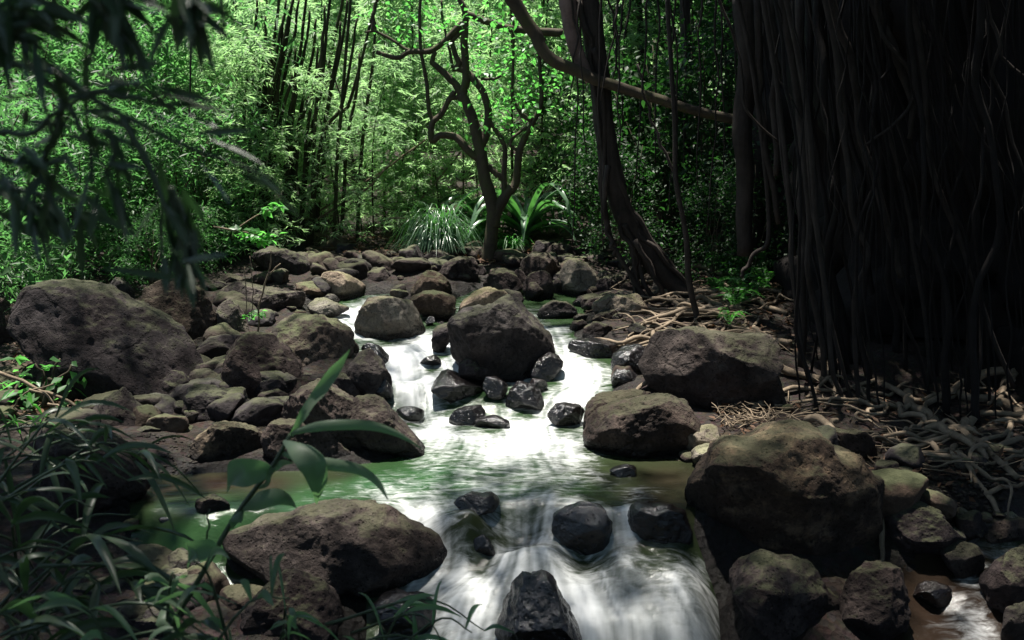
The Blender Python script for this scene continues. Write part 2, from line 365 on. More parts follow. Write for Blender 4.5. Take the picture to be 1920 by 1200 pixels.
# ------------------------------------------------------------------ water
def water_mat():
    m, t = material('stream_water'); at_ = nd(t, 'Attribute', {'attribute_name': 'flow'}); s = nd(t, 'SeparateColor', Color=at_.outputs['Color'])
    foam, streak, mud = s.outputs[0], s.outputs[1], s.outputs[2]
    co = nd(t, 'TexCoord').outputs['Object']
    mp = nd(t, 'Mapping', Vector=co); mp.inputs['Scale'].default_value = (2.2, 6.0, 1)
    rp = nd(t, 'TexNoise', Vector=mp.outputs[0], Scale=3.5, Detail=7.0, Roughness=.65, Distortion=.6).outputs[0]
    # foam shows where turbulence, streaks and ripples agree
    f = mth(t, 'ADD', foam, mth(t, 'MULTIPLY', mth(t, 'SUBTRACT', streak, .5), mth(t, 'MULTIPLY', mth(t, 'SUBTRACT', foam, .25, True), 2.2, True)))
    lo = mth(t, 'SUBTRACT', 1.0, foam, True)
    f = mth(t, 'ADD', f, mth(t, 'MULTIPLY', mth(t, 'MULTIPLY', mth(t, 'SUBTRACT', rp, .5), 2.6), mth(t, 'MULTIPLY', lo, mth(t, 'MULTIPLY', foam, 3.0, True))))
    fr = nd(t, 'MapRange', {'interpolation_type': 'SMOOTHSTEP'}, Value=f, From_Min=.12, From_Max=1.2).outputs[0]
    fr = mth(t, 'MULTIPLY', fr, .97)
    base = mixc(t, mud, (.020, .058, .020), (.022, .014, .010))
    hb = mth(t, 'ADD', mth(t, 'MULTIPLY', rp, .5), mth(t, 'MULTIPLY', streak, .25))
    bp = nd(t, 'Bump', Strength=.35, Distance=.04, Height=hb).outputs[0]
    wt = nd(t, 'BsdfPrincipled', Base_Color=base, Roughness=.16, IOR=1.33, Specular_IOR_Level=.5, Normal=bp).outputs[0]
    fc = mixc(t, streak, (.52, .54, .56), (.84, .84, .83))
    b2 = nd(t, 'Bump', Strength=.15, Distance=.02, Height=streak).outputs[0]
    fo = nd(t, 'BsdfPrincipled', Base_Color=fc, Roughness=.6, Specular_IOR_Level=.2, Normal=b2).outputs[0]
    mx = nd(t, 'MixShader', Fac=fr); t.links.new(wt, mx.inputs[1]); t.links.new(fo, mx.inputs[2])
    out(t, mx.outputs[0]); return m
M['water'] = water_mat()
def sample(A, x, y):
    x = np.clip(x, 0, A.shape[1] - 1.001); y = np.clip(y, 0, A.shape[0] - 1.001); i = x.astype(int); j = y.astype(int); u = x - i; v = y - j
    return A[j, i] * (1 - u) * (1 - v) + A[j, i + 1] * u * (1 - v) + A[j + 1, i] * (1 - u) * v + A[j + 1, i + 1] * u * v
FLOW = [(740, 985, 1, .5), (800, 1010, .9, .9), (880, 1010, .6, 1), (960, 990, .1, 1), (1020, 1000, -.5, 1), (1000, 1050, .3, 1), (1080, 1065, .9, .4), (1200, 1085, 1, .35), (1300, 1115, .8, .9), (1370, 1150, .2, 1), (900, 1075, -.7, .7), (820, 1110, -1, .5),
        (750, 1160, -.6, 1), (860, 1180, -.3, 1), (1160, 1000, 0, 1), (1200, 1180, .4, 1), (1080, 1150, .3, 1), (1320, 1190, .3, 1), (650, 590, .6, 1), (700, 650, .8, .8), (770, 720, .2, 1), (1050, 620, .2, 1), (1090, 680, .1, 1), (1060, 750, -.6, 1),
        (850, 790, .5, 1), (800, 850, -.2, 1), (1000, 850, .1, 1), (700, 900, -1, .25), (560, 920, -1, .1), (1150, 900, 1, .3), (900, 930, .1, 1), (800, 930, .5, .9), (1050, 930, -.5, .9), (400, 940, -1, .2)]
def water(name, poly, x0, x1, y0, y1, d, bumps, foam_pts, mud_pts, seed):
    xs = np.arange(x0, x1, d); ys = np.arange(y0, y1, d); X, Y = np.meshgrid(xs, ys)
    W = ramp(Y + (vnoise(np.stack((X.ravel() * 3.1, X.ravel() * 0, Y.ravel() * .5), 1), 77).reshape(X.shape) - .5) * .22 * np.clip((6.0 - Y) * 2, 0, 1))
    for q in bumps:
        px, py, dz, sx, sy = q; c = at(px, py)
        W = W + dz * np.exp(-((X - c[0]) / sx) ** 2 - ((Y - c[1]) / sy) ** 2)
    def field(pts, pw=3.0, soft=.02):
        a = np.zeros_like(X); b = np.zeros_like(X)
        for px, py, f in pts:
            c = at(px, py); k = 1 / (((X - c[0]) ** 2 + ((Y - c[1]) * 1.0) ** 2) + soft ** 2) ** (pw / 2); a += k * f; b += k
        return a / b
    foam = field(foam_pts); mud = field(mud_pts, 2.5)
    for cx, cy, hw, tk in INW:                          # slack dark water in the lee of each rock
        dx = (X - cx) / (hw * 1.05 + .02); dy = (Y - (cy - tk * .75 - .05)) / (.10 + .35 * hw)
        foam = foam * (1 - .75 * np.exp(-dx ** 2 * 1.2 - dy ** 2))
    edge = np.clip((-sdist(X, Y, poly) + .16 * (fbm(np.stack((X.ravel() * 5, Y.ravel() * 3, X.ravel() * 0), 1), 55, 3).reshape(X.shape) - .45)) / .17 + .1, 0, 1); foam = foam * np.where(Y < 5.6, edge, .45 + .55 * edge)
    rough = np.clip(foam * 1.3 - .1, 0, 1)
    p = np.stack((X.ravel() * .8, Y.ravel() * 1.25, X.ravel() * 0), 1)
    W = W + ((fbm(p * 2.6, seed, 3) - .5) * .19).reshape(X.shape) * rough
    gyv, gxv = np.gradient(W, d)
    fx, fy, fb = 0, 0, 0
    for px, py, ax, ay in FLOW:
        c = at(px, py); k = 1 / ((X - c[0]) ** 2 + (Y - c[1]) ** 2 + .01) ** 1.5; fx = fx + k * ax; fy = fy - k * ay; fb = fb + k
    vx, vy = fx / fb - gxv * .5, fy / fb - gyv * .5
    q = np.stack((X.ravel() * 1.5, Y.ravel() * 1.5, X.ravel() * 0), 1)
    vx = vx + ((fbm(q, seed + 7, 2) - .5) * .35).reshape(X.shape)
    l = np.hypot(vx, vy) + 1e-6; vx /= l; vy /= l
    rng = np.random.default_rng(seed); nz = rng.random(X.shape); nz = (nz + np.roll(nz, 1, 0) + np.roll(nz, 1, 1) + np.roll(nz, (1, 1), (0, 1))) / 4
    J, I = np.meshgrid(np.arange(len(xs)), np.arange(len(ys))); acc = np.zeros_like(X); cnt = 0
    for sgn in (1, -1):
        cx, cy = J.astype(float), I.astype(float)
        for k in range(26):
            acc += sample(nz, cx, cy); cnt += 1
            ux, uy = sample(vx, cx, cy), sample(vy, cx, cy); cx += sgn * ux * 1.2; cy += sgn * uy * 1.2
    st = acc / cnt; st = np.clip((st - st.mean()) / (st.std() * 6.5) + .5, 0, 1)
    big = fbm(np.stack((X.ravel() * 5, Y.ravel() * 1.2, X.ravel() * 0), 1), seed + 3, 3).reshape(X.shape)
    st = np.clip(.65 * st + .35 * np.clip((big - .5) * 2.2 + .5, 0, 1), 0, 1)
    W = W + (st - .5) * .012 * rough
    sd = sdist(X, Y, poly); keep = sd < .16
    idx = np.full(X.size, -1); kq = gridfaces(len(xs), len(ys)); ok = keep.ravel()[kq].all(1); kq = kq[ok]
    used = np.unique(kq); idx[used] = np.arange(len(used))
    V = np.stack((X, Y, W), -1).reshape(-1, 3)[used]
    me = mesh(name, V, [idx[kq]], M['water'])
    ca = me.color_attributes.new('flow', 'FLOAT_COLOR', 'POINT')
    col = np.stack((foam, st, mud, np.ones_like(foam)), -1).reshape(-1, 4)[used].astype(np.float32)
    ca.data.foreach_set('color', col.ravel())
    return tag(link(name, me), kind='structure')
BUMPS = [(985, 1000, -.05, .16, .2), (1000, 1068, .15, .22, .16), (1095, 1045, -.05, .12, .14), (1290, 1110, .05, .12, .15), (880, 1005, .07, .13, .12), (800, 1015, .05, .18, .15), (1190, 1080, .09, .25, .2),
         (1395, 1130, -.3, .16, .25), (1380, 1210, -.3, .2, .2), (900, 1120, .04, .25, .15), (700, 1180, -.1, .2, .2), (1250, 1215, -.25, .5, .1),
         (770, 735, .06, .22, .14), (770, 770, -.03, .25, .12), (1060, 745, .05, .2, .14), (1100, 690, .04, .2, .15), (690, 640, .04, .2, .2)]
FOAM = [(650, 585, .9), (690, 640, 1), (740, 680, 1), (770, 740, 1), (790, 770, 1), (800, 610, .7), (800, 700, .9), (1045, 620, .6), (1010, 585, .3), (1090, 690, .9), (1060, 740, 1),
        (1110, 655, .5), (1090, 600, .2), (850, 780, 1), (950, 790, 1), (1030, 790, 1), (800, 810, .85), (1000, 830, .8), (900, 845, .55), (1070, 850, .6), (830, 865, .38), (740, 830, .5),
        (1000, 880, .5), (900, 895, .32), (800, 900, .30), (750, 885, .2), (700, 915, .33), (650, 900, .1), (840, 930, .42), (960, 925, .42), (1060, 895, .38), (1110, 925, .15), (1180, 880, .06), (1250, 900, .03),
        (1270, 940, 0), (1150, 940, .12), (600, 950, .12), (500, 930, 0), (400, 930, 0), (300, 950, 0), (350, 1010, 0), (490, 980, .03), (640, 935, .2), (690, 900, .25), (720, 950, .3), (300, 905, 0), (450, 895, 0), (560, 895, .05),
        (780, 985, .8), (740, 975, .7), (850, 985, .6), (900, 975, .5), (960, 975, .55), (1000, 985, .65), (870, 1025, .6), (930, 1020, .8), (1000, 1020, .55), (800, 1035, .55), (840, 1050, .8), (1155, 985, .8), (1160, 1030, .9),
        (850, 1090, 1), (940, 1060, 1), (1050, 1065, .95), (1100, 1060, .85), (1200, 1060, .95), (1260, 1090, .9), (1300, 1115, .75), (1350, 1140, .75), (1330, 1190, .85), (1200, 1150, .9), (1100, 1130, .95), (1150, 1190, .95),
        (850, 1150, 1), (770, 1110, .95), (750, 1190, 1), (880, 1190, .9), (690, 1180, .8), (1240, 1195, .9), (1000, 1200, .9), (660, 560, .5), (640, 570, .6), (940, 560, .2), (1000, 560, .2)]
MUD = [(300, 920, 1), (400, 910, 1), (500, 910, .9), (620, 890, .7), (330, 960, .55), (400, 980, .1), (330, 1020, .1), (500, 960, .15), (600, 930, .1), (700, 900, 0), (800, 900, 0), (900, 920, .0), (1050, 920, .2), (1150, 900, .7), (1250, 900, .9),
       (1220, 940, .9), (1100, 960, .6), (900, 990, .7), (1000, 1010, .7), (800, 1020, .8), (1300, 1100, .6), (900, 760, .3), (1050, 600, .4), (700, 600, .3)]
# ------------------------------------------------------------------ rocks
_ico = {}
def ico(n):
    if n not in _ico:
        b = bmesh.new(); bmesh.ops.create_icosphere(b, subdivisions=n, radius=1.0); b.verts.ensure_lookup_table()
        _ico[n] = (np.array([v.co[:] for v in b.verts]), np.array([[v.index for v in f.verts] for f in b.faces])); b.free()
    return _ico[n]
def outline_radius(poly, c, th):
    """distance from c to a closed outline in the directions th"""
    p = poly - c; q = np.roll(p, -1, 0); r = np.full(th.shape, 1e-4)
    dx, dy = np.cos(th), np.sin(th)
    for a, b in zip(p, q):
        e = b - a; den = dx * e[1] - dy * e[0]
        with np.errstate(divide='ignore', invalid='ignore'):
            tt = (a[0] * e[1] - a[1] * e[0]) / den; u = (a[0] * dy - a[1] * dx) / den
        r = np.where((np.abs(den) > 1e-12) & (u >= -1e-6) & (u <= 1 + 1e-6) & (tt > r), tt, r)
    return r
def rock_mesh(name, O, thick, mat, seed, sub, facets=7, rough=1.0):
    """O: outline (n,2) in metres, right and up, about its own centre; thick: depth"""
    rng = np.random.default_rng(seed); U, Fc = ico(sub)
    c = np.array(((O[:, 0].min() + O[:, 0].max()) / 2, (O[:, 1].min() + O[:, 1].max()) / 2)) * .5 + O.mean(0) * .5
    tab = np.linspace(-pi, pi, 361); R = outline_radius(O, c, tab)
    k = np.array((.05, .2, .5, .2, .05)); R[:-1] = sum(kk * np.roll(R[:-1], s) for kk, s in zip(k, range(-4, 6, 2))); R[-1] = R[0]
    th = np.arctan2(U[:, 1], U[:, 0]); sp = np.hypot(U[:, 0], U[:, 1]); rad = np.interp(th, tab, R)
    V = np.stack((np.cos(th) * rad * sp ** .72, np.sin(th) * rad * sp ** .72, np.sign(U[:, 2]) * np.abs(U[:, 2]) ** .85 * thick), 1)
    size = R.mean()
    q = V / max(size, .05); V = V * (1 + (.45 * (fbm(q * 1.1 + seed, seed, 3) - .5))[:, None])
    for k in range(facets + 4):
        n = rng.normal(size=3); n[2] = abs(n[2]) * rng.choice((1, 1, -1)) + .3; n[1] = n[1] * .9 + .1; n /= np.linalg.norm(n)
        s = V @ n; h = s.max() * rng.uniform(.55, .86); V -= np.maximum(s - h, 0)[:, None] * n * (.93 if abs(n[2]) > .5 else .5)
    dirn = V / (np.linalg.norm(V, axis=1)[:, None] + 1e-9); q = V / max(size, .05)
    mid = np.abs(fbm(q * 2.2 + seed * 1.7, seed + 1, 4) - .5); fine = fbm(V * 22 + seed, seed + 2, 3) - .5
    V = V + dirn * (size * (.16 * (.12 - mid) + .08 * (fbm(q * 6 + 5, seed + 4, 4) - .5)) * rough + min(.03, size * .12) * fine * rough)[:, None]
    V[:, :2] *= 1.10; V[:, :2] += c
    W = np.stack((V[:, 0], -V[:, 2], V[:, 1]), 1)       # right, away from the viewer, up
    me = mesh(name, W, [Fc], mat); return me
RC = [0]; INW = []
def rock(mat, label, outline, thick=.75, kind=None, facets=7, rough=1.0):
    O = np.array([list(map(float, q.split(','))) for q in outline.split()])
    wpx = O[:, 0].max() - O[:, 0].min(); foot = O[:, 1].max(); Y = D(foot) if foot < 1255 else 4.45
    cx, cy = O.mean(0); a = P(cx, cy, Y); sc = np.linalg.norm(P(cx + 1, cy, Y) - a)
    half = wpx * sc / 2; hh = (O[:, 1].max() - O[:, 1].min()) * sc / 2; T = min(half, 1.25 * hh + .1) * thick * 1.15
    Yc = Y + T * .45; cen = P(cx, cy, Yc); s = np.linalg.norm(P(cx + 1, cy, Yc) - cen)
    L = np.stack(((O[:, 0] - cx) * s, -(O[:, 1] - cy) * s / cos(PITCH)), 1)
    name = kind or ('boulder' if wpx > 105 else 'rock' if wpx > 48 else 'stone'); RC[0] += 1
    sub = 6 if wpx > 130 else 5 if wpx > 60 else 4
    me = rock_mesh(name, L, T, M[mat], RC[0] * 7 + 3, sub, facets, rough); o = link(name, me, None, cen)
    if cen[1] < 12 and float(sdist(cen[0], cen[1], STREAM)) < half + .1:
        co = np.empty(len(me.vertices) * 3, np.float32); me.vertices.foreach_get('co', co); co = co.reshape(-1, 3) + cen
        hgt = co[:, 2] - ramp(co[:, 1]); wv = np.clip(1 - (hgt - .035) / .07, 0, 1) * (sdist(co[:, 0], co[:, 1], STREAM) < .22)
        me.attributes.new('wet', 'FLOAT', 'POINT').data.foreach_set('value', wv.astype(np.float32)); INW.append((cen[0], cen[1], half, T))
    return tag(o, label, name)
ROCKS = '''
d|biggest mossy boulder of the left bank, sloping down toward the stream|48,635 55,576 84,536 147,525 190,535 235,569 279,598 330,642 363,686 366,712 330,752 275,778 205,778 110,760 73,722 46,690|.8
d|dark upright rock peeping over the biggest mossy boulder|195,560 200,535 225,520 250,545 254,575 245,600 200,600
m|moss capped dark boulder just behind the biggest left boulder|262,580 279,545 304,530 330,528 352,540 381,547 407,572 420,620 418,645 380,657 310,645 268,612
m|narrow sunlit mossy slope beside the moss capped dark boulder|405,570 425,555 445,575 462,610 468,640 440,650 415,635
b|long brown boulder with a shaded flat face and a stick leaning on it|416,550 424,537 450,532 480,538 510,545 545,550 560,548 575,556 580,575 572,595 520,602 465,600 430,580
b|low rounded boulder behind the long brown boulder|390,545 400,525 425,514 445,520 470,530 490,540 470,555 400,555
d|small dark hump between the long brown boulder and the big shadowed one|480,535 490,520 510,517 530,530 540,545 500,548
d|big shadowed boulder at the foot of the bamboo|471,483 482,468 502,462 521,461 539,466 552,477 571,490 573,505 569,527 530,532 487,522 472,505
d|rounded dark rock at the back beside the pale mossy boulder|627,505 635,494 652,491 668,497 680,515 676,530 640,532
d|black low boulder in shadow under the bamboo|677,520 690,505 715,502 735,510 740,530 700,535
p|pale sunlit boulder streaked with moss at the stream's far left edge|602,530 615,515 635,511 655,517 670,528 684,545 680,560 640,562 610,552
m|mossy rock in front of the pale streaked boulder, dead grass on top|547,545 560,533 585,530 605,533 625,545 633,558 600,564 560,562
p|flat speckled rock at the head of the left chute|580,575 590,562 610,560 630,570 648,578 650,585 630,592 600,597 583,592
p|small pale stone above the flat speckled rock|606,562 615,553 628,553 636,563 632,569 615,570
m|small domed moss stone behind the big green boulder|527,598 535,587 555,583 575,588 580,598 560,606 535,606
m|big green mossy boulder standing beside the left chute|481,632 495,618 520,605 560,600 600,600 625,607 645,625 655,650 640,680 610,700 570,702 540,684 510,660 484,645|.85
m|thin mossy shoulder of rock between the green boulder and the white water|640,615 652,625 668,645 675,660 660,668 645,655
b|yellowish topped stone under the sprouting sapling|455,590 465,577 480,572 495,578 497,590 480,602
d|small upright dark stone beside the yellowish topped stone|490,612 500,597 515,592 517,605 505,617
d|large dark round boulder leaning on the green mossy boulder|392,700 398,670 415,650 440,638 475,637 505,642 535,660 555,690 561,715 545,742 500,760 450,757 410,735|.85
m|rounded mossy stone below the sunlit mossy slope|418,625 425,605 445,605 462,622 470,637 430,642
m|flat topped mossy rock beside the biggest left boulder's shoulder|306,620 325,615 345,617 360,632 362,645 340,652 312,637
m|small mossy stone tucked behind the biggest left boulder|272,590 285,584 303,590 305,605 290,613 275,607
d|egg shaped standing boulder in front of the biggest left boulder|297,735 303,715 322,703 340,702 355,712 363,735 362,765 345,787 315,787 298,765
d|small lumpy rock behind the capsule shaped boulder|365,715 385,707 410,708 425,725 410,737 370,735
d|capsule shaped grey boulder lying on its side|339,775 345,750 362,732 390,727 420,733 455,755 480,780 482,800 460,810 400,807 350,795|.9
d|smooth dark rock wedged under the large dark round boulder|476,745 485,728 500,715 530,712 545,730 545,760 520,779 490,770
d|dark three cornered boulder beside the dry twigs|158,770 180,750 205,733 222,730 235,745 258,770 272,785 270,805 240,827 190,827 165,800
d|low dark rock at the back of the little mud beach|248,820 258,805 285,796 308,800 320,815 315,834 265,836
d|small pointed rock behind the orange brown boulder|320,820 330,800 350,800 370,808 372,824 340,830
o|orange brown weathered boulder at the edge of the mud beach|357,840 368,820 380,800 405,790 440,789 470,800 490,830 495,850 480,867 440,872 395,868 372,855
b|low brown rock just behind the waterline, beside the orange brown boulder|486,820 500,805 530,793 565,795 600,805 630,825 650,850 660,868 620,875 560,875 500,865
b|broad slab sided boulder above the pool, pitted and grey brown|505,790 530,765 560,745 590,725 620,722 650,745 675,765 690,800 700,840 660,860 600,852 540,822
b|tall sloping boulder dropping into the pool below the left chute|648,745 660,735 690,732 715,750 745,790 775,825 790,845 770,857 700,858 660,840 650,790
d|dark rock behind the slab sided boulder|600,735 615,708 640,697 670,708 695,735 690,757 650,762
b|deeply pitted rock at the rim of the left chute|648,690 660,662 690,655 715,680 730,705 737,720 733,745 720,757 690,740 660,720
w|black wet wedge of rock jutting into the left chute|677,655 690,642 705,645 725,665 735,676 700,680
w|wet glistening rock below the deeply pitted rock|700,740 712,718 728,708 736,725 732,750 715,759
d|small pitted rock at the end of the capsule shaped boulder|505,790 515,765 535,758 550,762 540,785 515,802
d|small dark rock above the slab sided boulder|545,725 560,702 585,700 592,715 580,732
d|shadowed boulder cut by the picture's left edge|-40,640 -30,590 0,568 25,575 40,600 40,640 20,667 -20,667
d|far shadowed boulder in the undergrowth at the left edge|-20,560 -10,530 10,520 35,535 42,555 20,567
d|dark mossy boulder above the still pool, half covered by leaves|60,870 90,820 140,805 190,815 230,845 258,870 265,905 255,935 210,967 120,975 60,940|.9
d|grey boulder behind the leafy bush on the near bank|90,955 110,925 150,908 190,915 215,940 200,967 130,977
b|great brown boulder in midstream splitting the flow|825,664 828,642 842,616 857,594 886,587 923,580 952,561 974,560 992,576 1014,616 1031,653 1030,680 1014,697 985,714 930,716 860,707 832,690|.8
d|tilted shard of rock leaning on the great midstream boulder|808,650 812,615 825,603 850,601 845,640 830,667 815,667
w|small wet rock at the near corner of the great midstream boulder|790,680 800,668 820,664 830,680 820,690 798,690
d|round black rock sitting against the great midstream boulder|853,700 860,684 880,673 905,671 925,677 933,695 928,714 900,724 865,717
w|wet black rock on the far side of the great midstream boulder|988,690 1005,678 1030,663 1045,668 1057,690 1056,705 1035,713 1000,712
w|flat wet slab under the round black rock|800,715 815,703 840,703 870,715 905,728 918,742 890,750 850,747 825,735|1.2
w|wet rock with shiny facets between the flat slab and the shiny one|906,725 910,707 930,708 950,722 945,745 920,750
w|shiny wet rock at the foot of the midstream group|946,745 950,730 970,718 995,722 1012,735 1018,752 1010,763 975,762 950,757
w|little wet rock behind the shiny wet rock|992,725 1000,712 1020,712 1030,725 1020,737 1000,737
w|fin shaped wet rock alone in the white water|835,785 845,773 870,767 900,764 912,772 912,787 885,795 850,794
w|flat black stone just downstream of the fin shaped rock|892,797 905,785 930,782 950,790 957,799 930,804
w|low black rock below the left chute|741,772 750,765 775,765 795,772 796,783 770,788 750,784
w|knobbly black rock in the middle of the pool|856,945 865,933 885,927 905,930 925,927 942,943 930,956 895,959 865,955
w|small black rock awash on the pool's brown side|1142,888 1155,877 1175,873 1198,882 1195,893 1160,895
d|grey angular rock standing in the green pool|358,955 370,940 395,933 415,937 428,952 420,963 385,965
w|tiny glinting stone in the still pool|293,977 302,969 318,968 327,975 315,984
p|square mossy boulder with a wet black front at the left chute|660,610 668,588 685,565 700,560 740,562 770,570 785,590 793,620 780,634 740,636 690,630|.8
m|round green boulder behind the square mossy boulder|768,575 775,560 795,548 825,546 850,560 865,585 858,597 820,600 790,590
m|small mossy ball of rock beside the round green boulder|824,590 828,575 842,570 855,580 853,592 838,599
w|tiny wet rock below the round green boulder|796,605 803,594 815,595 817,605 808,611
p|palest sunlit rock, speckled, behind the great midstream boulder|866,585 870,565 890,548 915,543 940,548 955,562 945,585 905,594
b|brown rock half hidden behind the palest rock|925,548 950,544 975,550 985,565 970,577 940,572
m|leaning angular boulder with one sunlit side|770,545 785,520 803,506 825,515 845,535 853,552 835,564 790,560
d|boulder behind the exposed roots of the slim tree|824,515 835,495 860,483 885,487 898,505 890,525 860,537 830,532
d|dark domed boulder at the foot of the slim tree|906,535 915,515 940,507 965,512 982,535 978,552 940,554 912,550
b|big knobbly brown boulder under the strap leaved plant|972,500 985,485 1005,475 1030,475 1050,490 1050,515 1030,537 1000,532 978,515
d|upright rock between the slim tree and the knobbly boulder|955,495 965,478 980,472 992,480 985,500 965,510
d|dark rock in front of the knobbly brown boulder|988,525 1000,510 1015,503 1030,515 1040,540 1030,562 1000,557
p|angular pale topped boulder with a split face|1047,520 1055,503 1075,490 1095,497 1115,515 1135,540 1120,557 1080,557 1055,547
d|smooth boulder in shadow beside the strap leaved plant|1022,478 1035,460 1055,455 1075,467 1088,480 1075,497 1040,497
d|low boulder in the shade beyond the angular pale topped one|1088,495 1100,480 1130,475 1150,485 1150,500 1110,507
d|leaning slab in shadow behind the hanging roots|1110,545 1125,525 1145,517 1160,530 1155,557 1125,559
d|small pointed rock beside the dark domed boulder|960,520 968,507 982,508 990,525 985,542 968,539
d|low dark rock under the knobbly brown boulder|978,545 985,530 1003,528 1018,545 1015,562 990,564
b|oval wet footed rock at the head of the far channel|1006,590 1015,572 1035,565 1060,567 1080,580 1082,592 1050,598 1020,597
b|flat brown rock above the far channel|1073,570 1085,557 1105,553 1118,562 1110,574 1085,577
d|dark rock between the flat brown rock and the pale flat boulder|1090,580 1105,562 1130,555 1140,570 1125,587 1100,590
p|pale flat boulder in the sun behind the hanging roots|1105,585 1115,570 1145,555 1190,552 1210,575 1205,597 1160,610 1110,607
b|brown boulder in front of the pale flat boulder|1110,600 1125,588 1150,582 1172,595 1165,614 1130,616
p|small pale stone beside the oval rock of the far channel|1072,597 1085,588 1100,590 1100,600 1085,603
d|low dark rock at the far channel's bend|1065,615 1070,603 1090,600 1102,607 1098,620 1075,622
d|craggy dark rock above the flat wet slab of the far channel|1093,632 1098,615 1115,605 1140,606 1150,620 1145,638 1115,642
d|dark square block under the hanging roots|1178,612 1185,609 1215,610 1220,625 1212,645 1185,647 1178,630
m|small greenish stone beside the dark square block|1150,630 1155,615 1168,613 1175,625 1168,639 1155,639
w|long flat wet slab along the far channel|1060,650 1075,641 1105,636 1140,642 1180,648 1190,660 1160,670 1110,667|1.2
w|wet purple boulder above the big brown block|1133,690 1150,668 1180,650 1210,648 1224,660 1220,690 1190,714 1150,707
w|wet jagged rock below the wet purple boulder|1140,715 1150,698 1175,690 1200,695 1205,715 1180,730 1150,727
d|small rock under the feet of the leaning root trunk|1207,645 1220,630 1240,625 1250,640 1240,657 1220,657
b|big brown block with a dark overhanging front on the root bank|1212,690 1222,665 1250,640 1300,632 1380,640 1430,640 1448,680 1460,725 1470,760 1440,790 1380,797 1310,782 1260,750 1225,715|.8
p|sunlit tan rock behind the big brown block|1228,650 1240,635 1270,628 1290,632 1270,657 1240,667
b|rounded boulder behind the large smooth oval one|1091,780 1100,760 1130,742 1170,732 1205,732 1225,745 1220,780 1180,802 1120,814 1095,800
b|large smooth oval boulder at the pool's edge|1102,825 1115,795 1150,768 1200,753 1250,750 1280,762 1296,790 1295,825 1270,850 1210,858 1140,854 1108,840|.8
w|pointed wet rock at the foot of the rounded boulder|1028,775 1035,762 1055,757 1085,762 1095,775 1085,797 1060,802 1038,792
p|pale mossy egg shaped rock beside the twig heap|1272,830 1280,812 1300,800 1325,794 1345,797 1348,825 1335,850 1300,857 1277,848
p|light grey flat boulder sloping into the pool|1290,865 1310,850 1345,838 1390,825 1420,828 1430,845 1400,877 1340,887 1300,877
o|hulking orange streaked boulder beside the lower falls|1268,951 1293,918 1341,870 1378,844 1411,841 1433,833 1455,815 1473,806 1502,815 1524,833 1543,859 1579,866 1601,896 1634,910 1653,932 1649,969 1642,1017 1620,1046 1550,1075 1420,1080 1300,1040 1262,985|.8
b|grooved brown boulder behind the hulking streaked boulder|1530,830 1545,815 1575,808 1610,808 1640,830 1655,860 1640,885 1600,897 1560,882
b|flat stone at the root bank above the grooved boulder|1625,825 1640,813 1665,811 1685,820 1680,833 1650,837
d|wide grey boulder behind the hulking streaked boulder's shadowed end|1640,990 1650,955 1700,948 1755,960 1775,990 1800,995 1790,1030 1740,1052 1680,1052 1645,1030
d|broad dark wet footed boulder at the bottom, below the hulking one|1370,1085 1385,1062 1415,1050 1450,1052 1470,1060 1500,1058 1525,1075 1545,1110 1600,1150 1560,1192 1470,1200 1400,1185 1375,1130|.9
b|wedge of brown rock dividing the side brook|1773,1040 1778,1022 1795,1012 1815,1018 1850,1035 1840,1057 1815,1082 1795,1087 1782,1065
b|tan flat topped boulder above the side brook|1840,1000 1855,980 1885,970 1920,975 1950,990 1940,1017 1880,1022 1850,1015
p|yellow stone on the gravel above the side brook|1876,972 1885,963 1900,961 1912,968 1905,977
d|large dark boulder at the picture's right edge beside the brook|1855,1100 1870,1070 1900,1045 1940,1030 1970,1060 1960,1132 1900,1162 1865,1152
b|pitted boulder in the bottom right corner|1870,1182 1880,1155 1920,1130 1960,1140 1960,1200 1890,1212
w|flat glittering wet rock below the side brook|1713,1115 1725,1100 1755,1098 1785,1105 1790,1120 1760,1135 1725,1132
d|small dark rock on the gravel behind the wide grey boulder|1665,910 1675,890 1695,886 1710,900 1705,916 1680,920
b|flat oval rock lying on the gravel patch|1712,940 1725,928 1755,925 1770,938 1760,953 1725,955
d|dark boulder among the roots beside the gravel patch|1750,875 1765,858 1800,852 1822,865 1815,887 1775,892
d|large dark boulder lying among the thick surface roots|1815,860 1830,840 1870,832 1905,838 1915,860 1890,882 1840,887
b|little purple rock at the end of the big brown block|1415,790 1425,770 1440,762 1453,775 1455,794 1435,800
b|round orange stone beside the twig heap|1353,805 1362,795 1378,793 1387,803 1375,812
b|long dark sided boulder in front of the green pool|395,1045 405,1025 450,1000 520,975 600,960 660,957 710,965 750,985 800,1010 830,1035 843,1060 820,1077 760,1095 680,1103 600,1105 480,1092 410,1070|.75
w|wet rounded boulder at the lip of the lower falls|1030,990 1040,970 1065,955 1100,950 1125,955 1138,975 1137,1005 1125,1030 1090,1035 1065,1022 1040,1005
w|wet boulder between the thin trickle and the hulking streaked boulder|1166,975 1175,955 1200,948 1250,947 1270,960 1290,1000 1270,1037 1220,1042 1190,1020 1170,995
w|black pointed rock parting the white water at the bottom|930,1190 940,1150 955,1110 975,1085 1000,1078 1025,1083 1040,1105 1060,1140 1080,1175 1092,1215 1080,1245 940,1245|.8
w|glistening rock breaking the lower falls|885,1040 890,1012 905,1002 920,1012 927,1040 910,1054 895,1054
w|wet black rock with water running over it in the near corner of the falls|700,1140 710,1118 735,1110 760,1118 790,1120 812,1135 815,1165 790,1182 730,1172
d|dark rounded boulder in front of the long dark sided boulder|455,1160 470,1130 500,1105 530,1087 565,1088 600,1105 630,1135 655,1165 640,1197 540,1207 470,1202|.85
b|flat brown stone beside the little side pool|405,1120 430,1107 480,1106 500,1112 470,1142 450,1157 420,1142
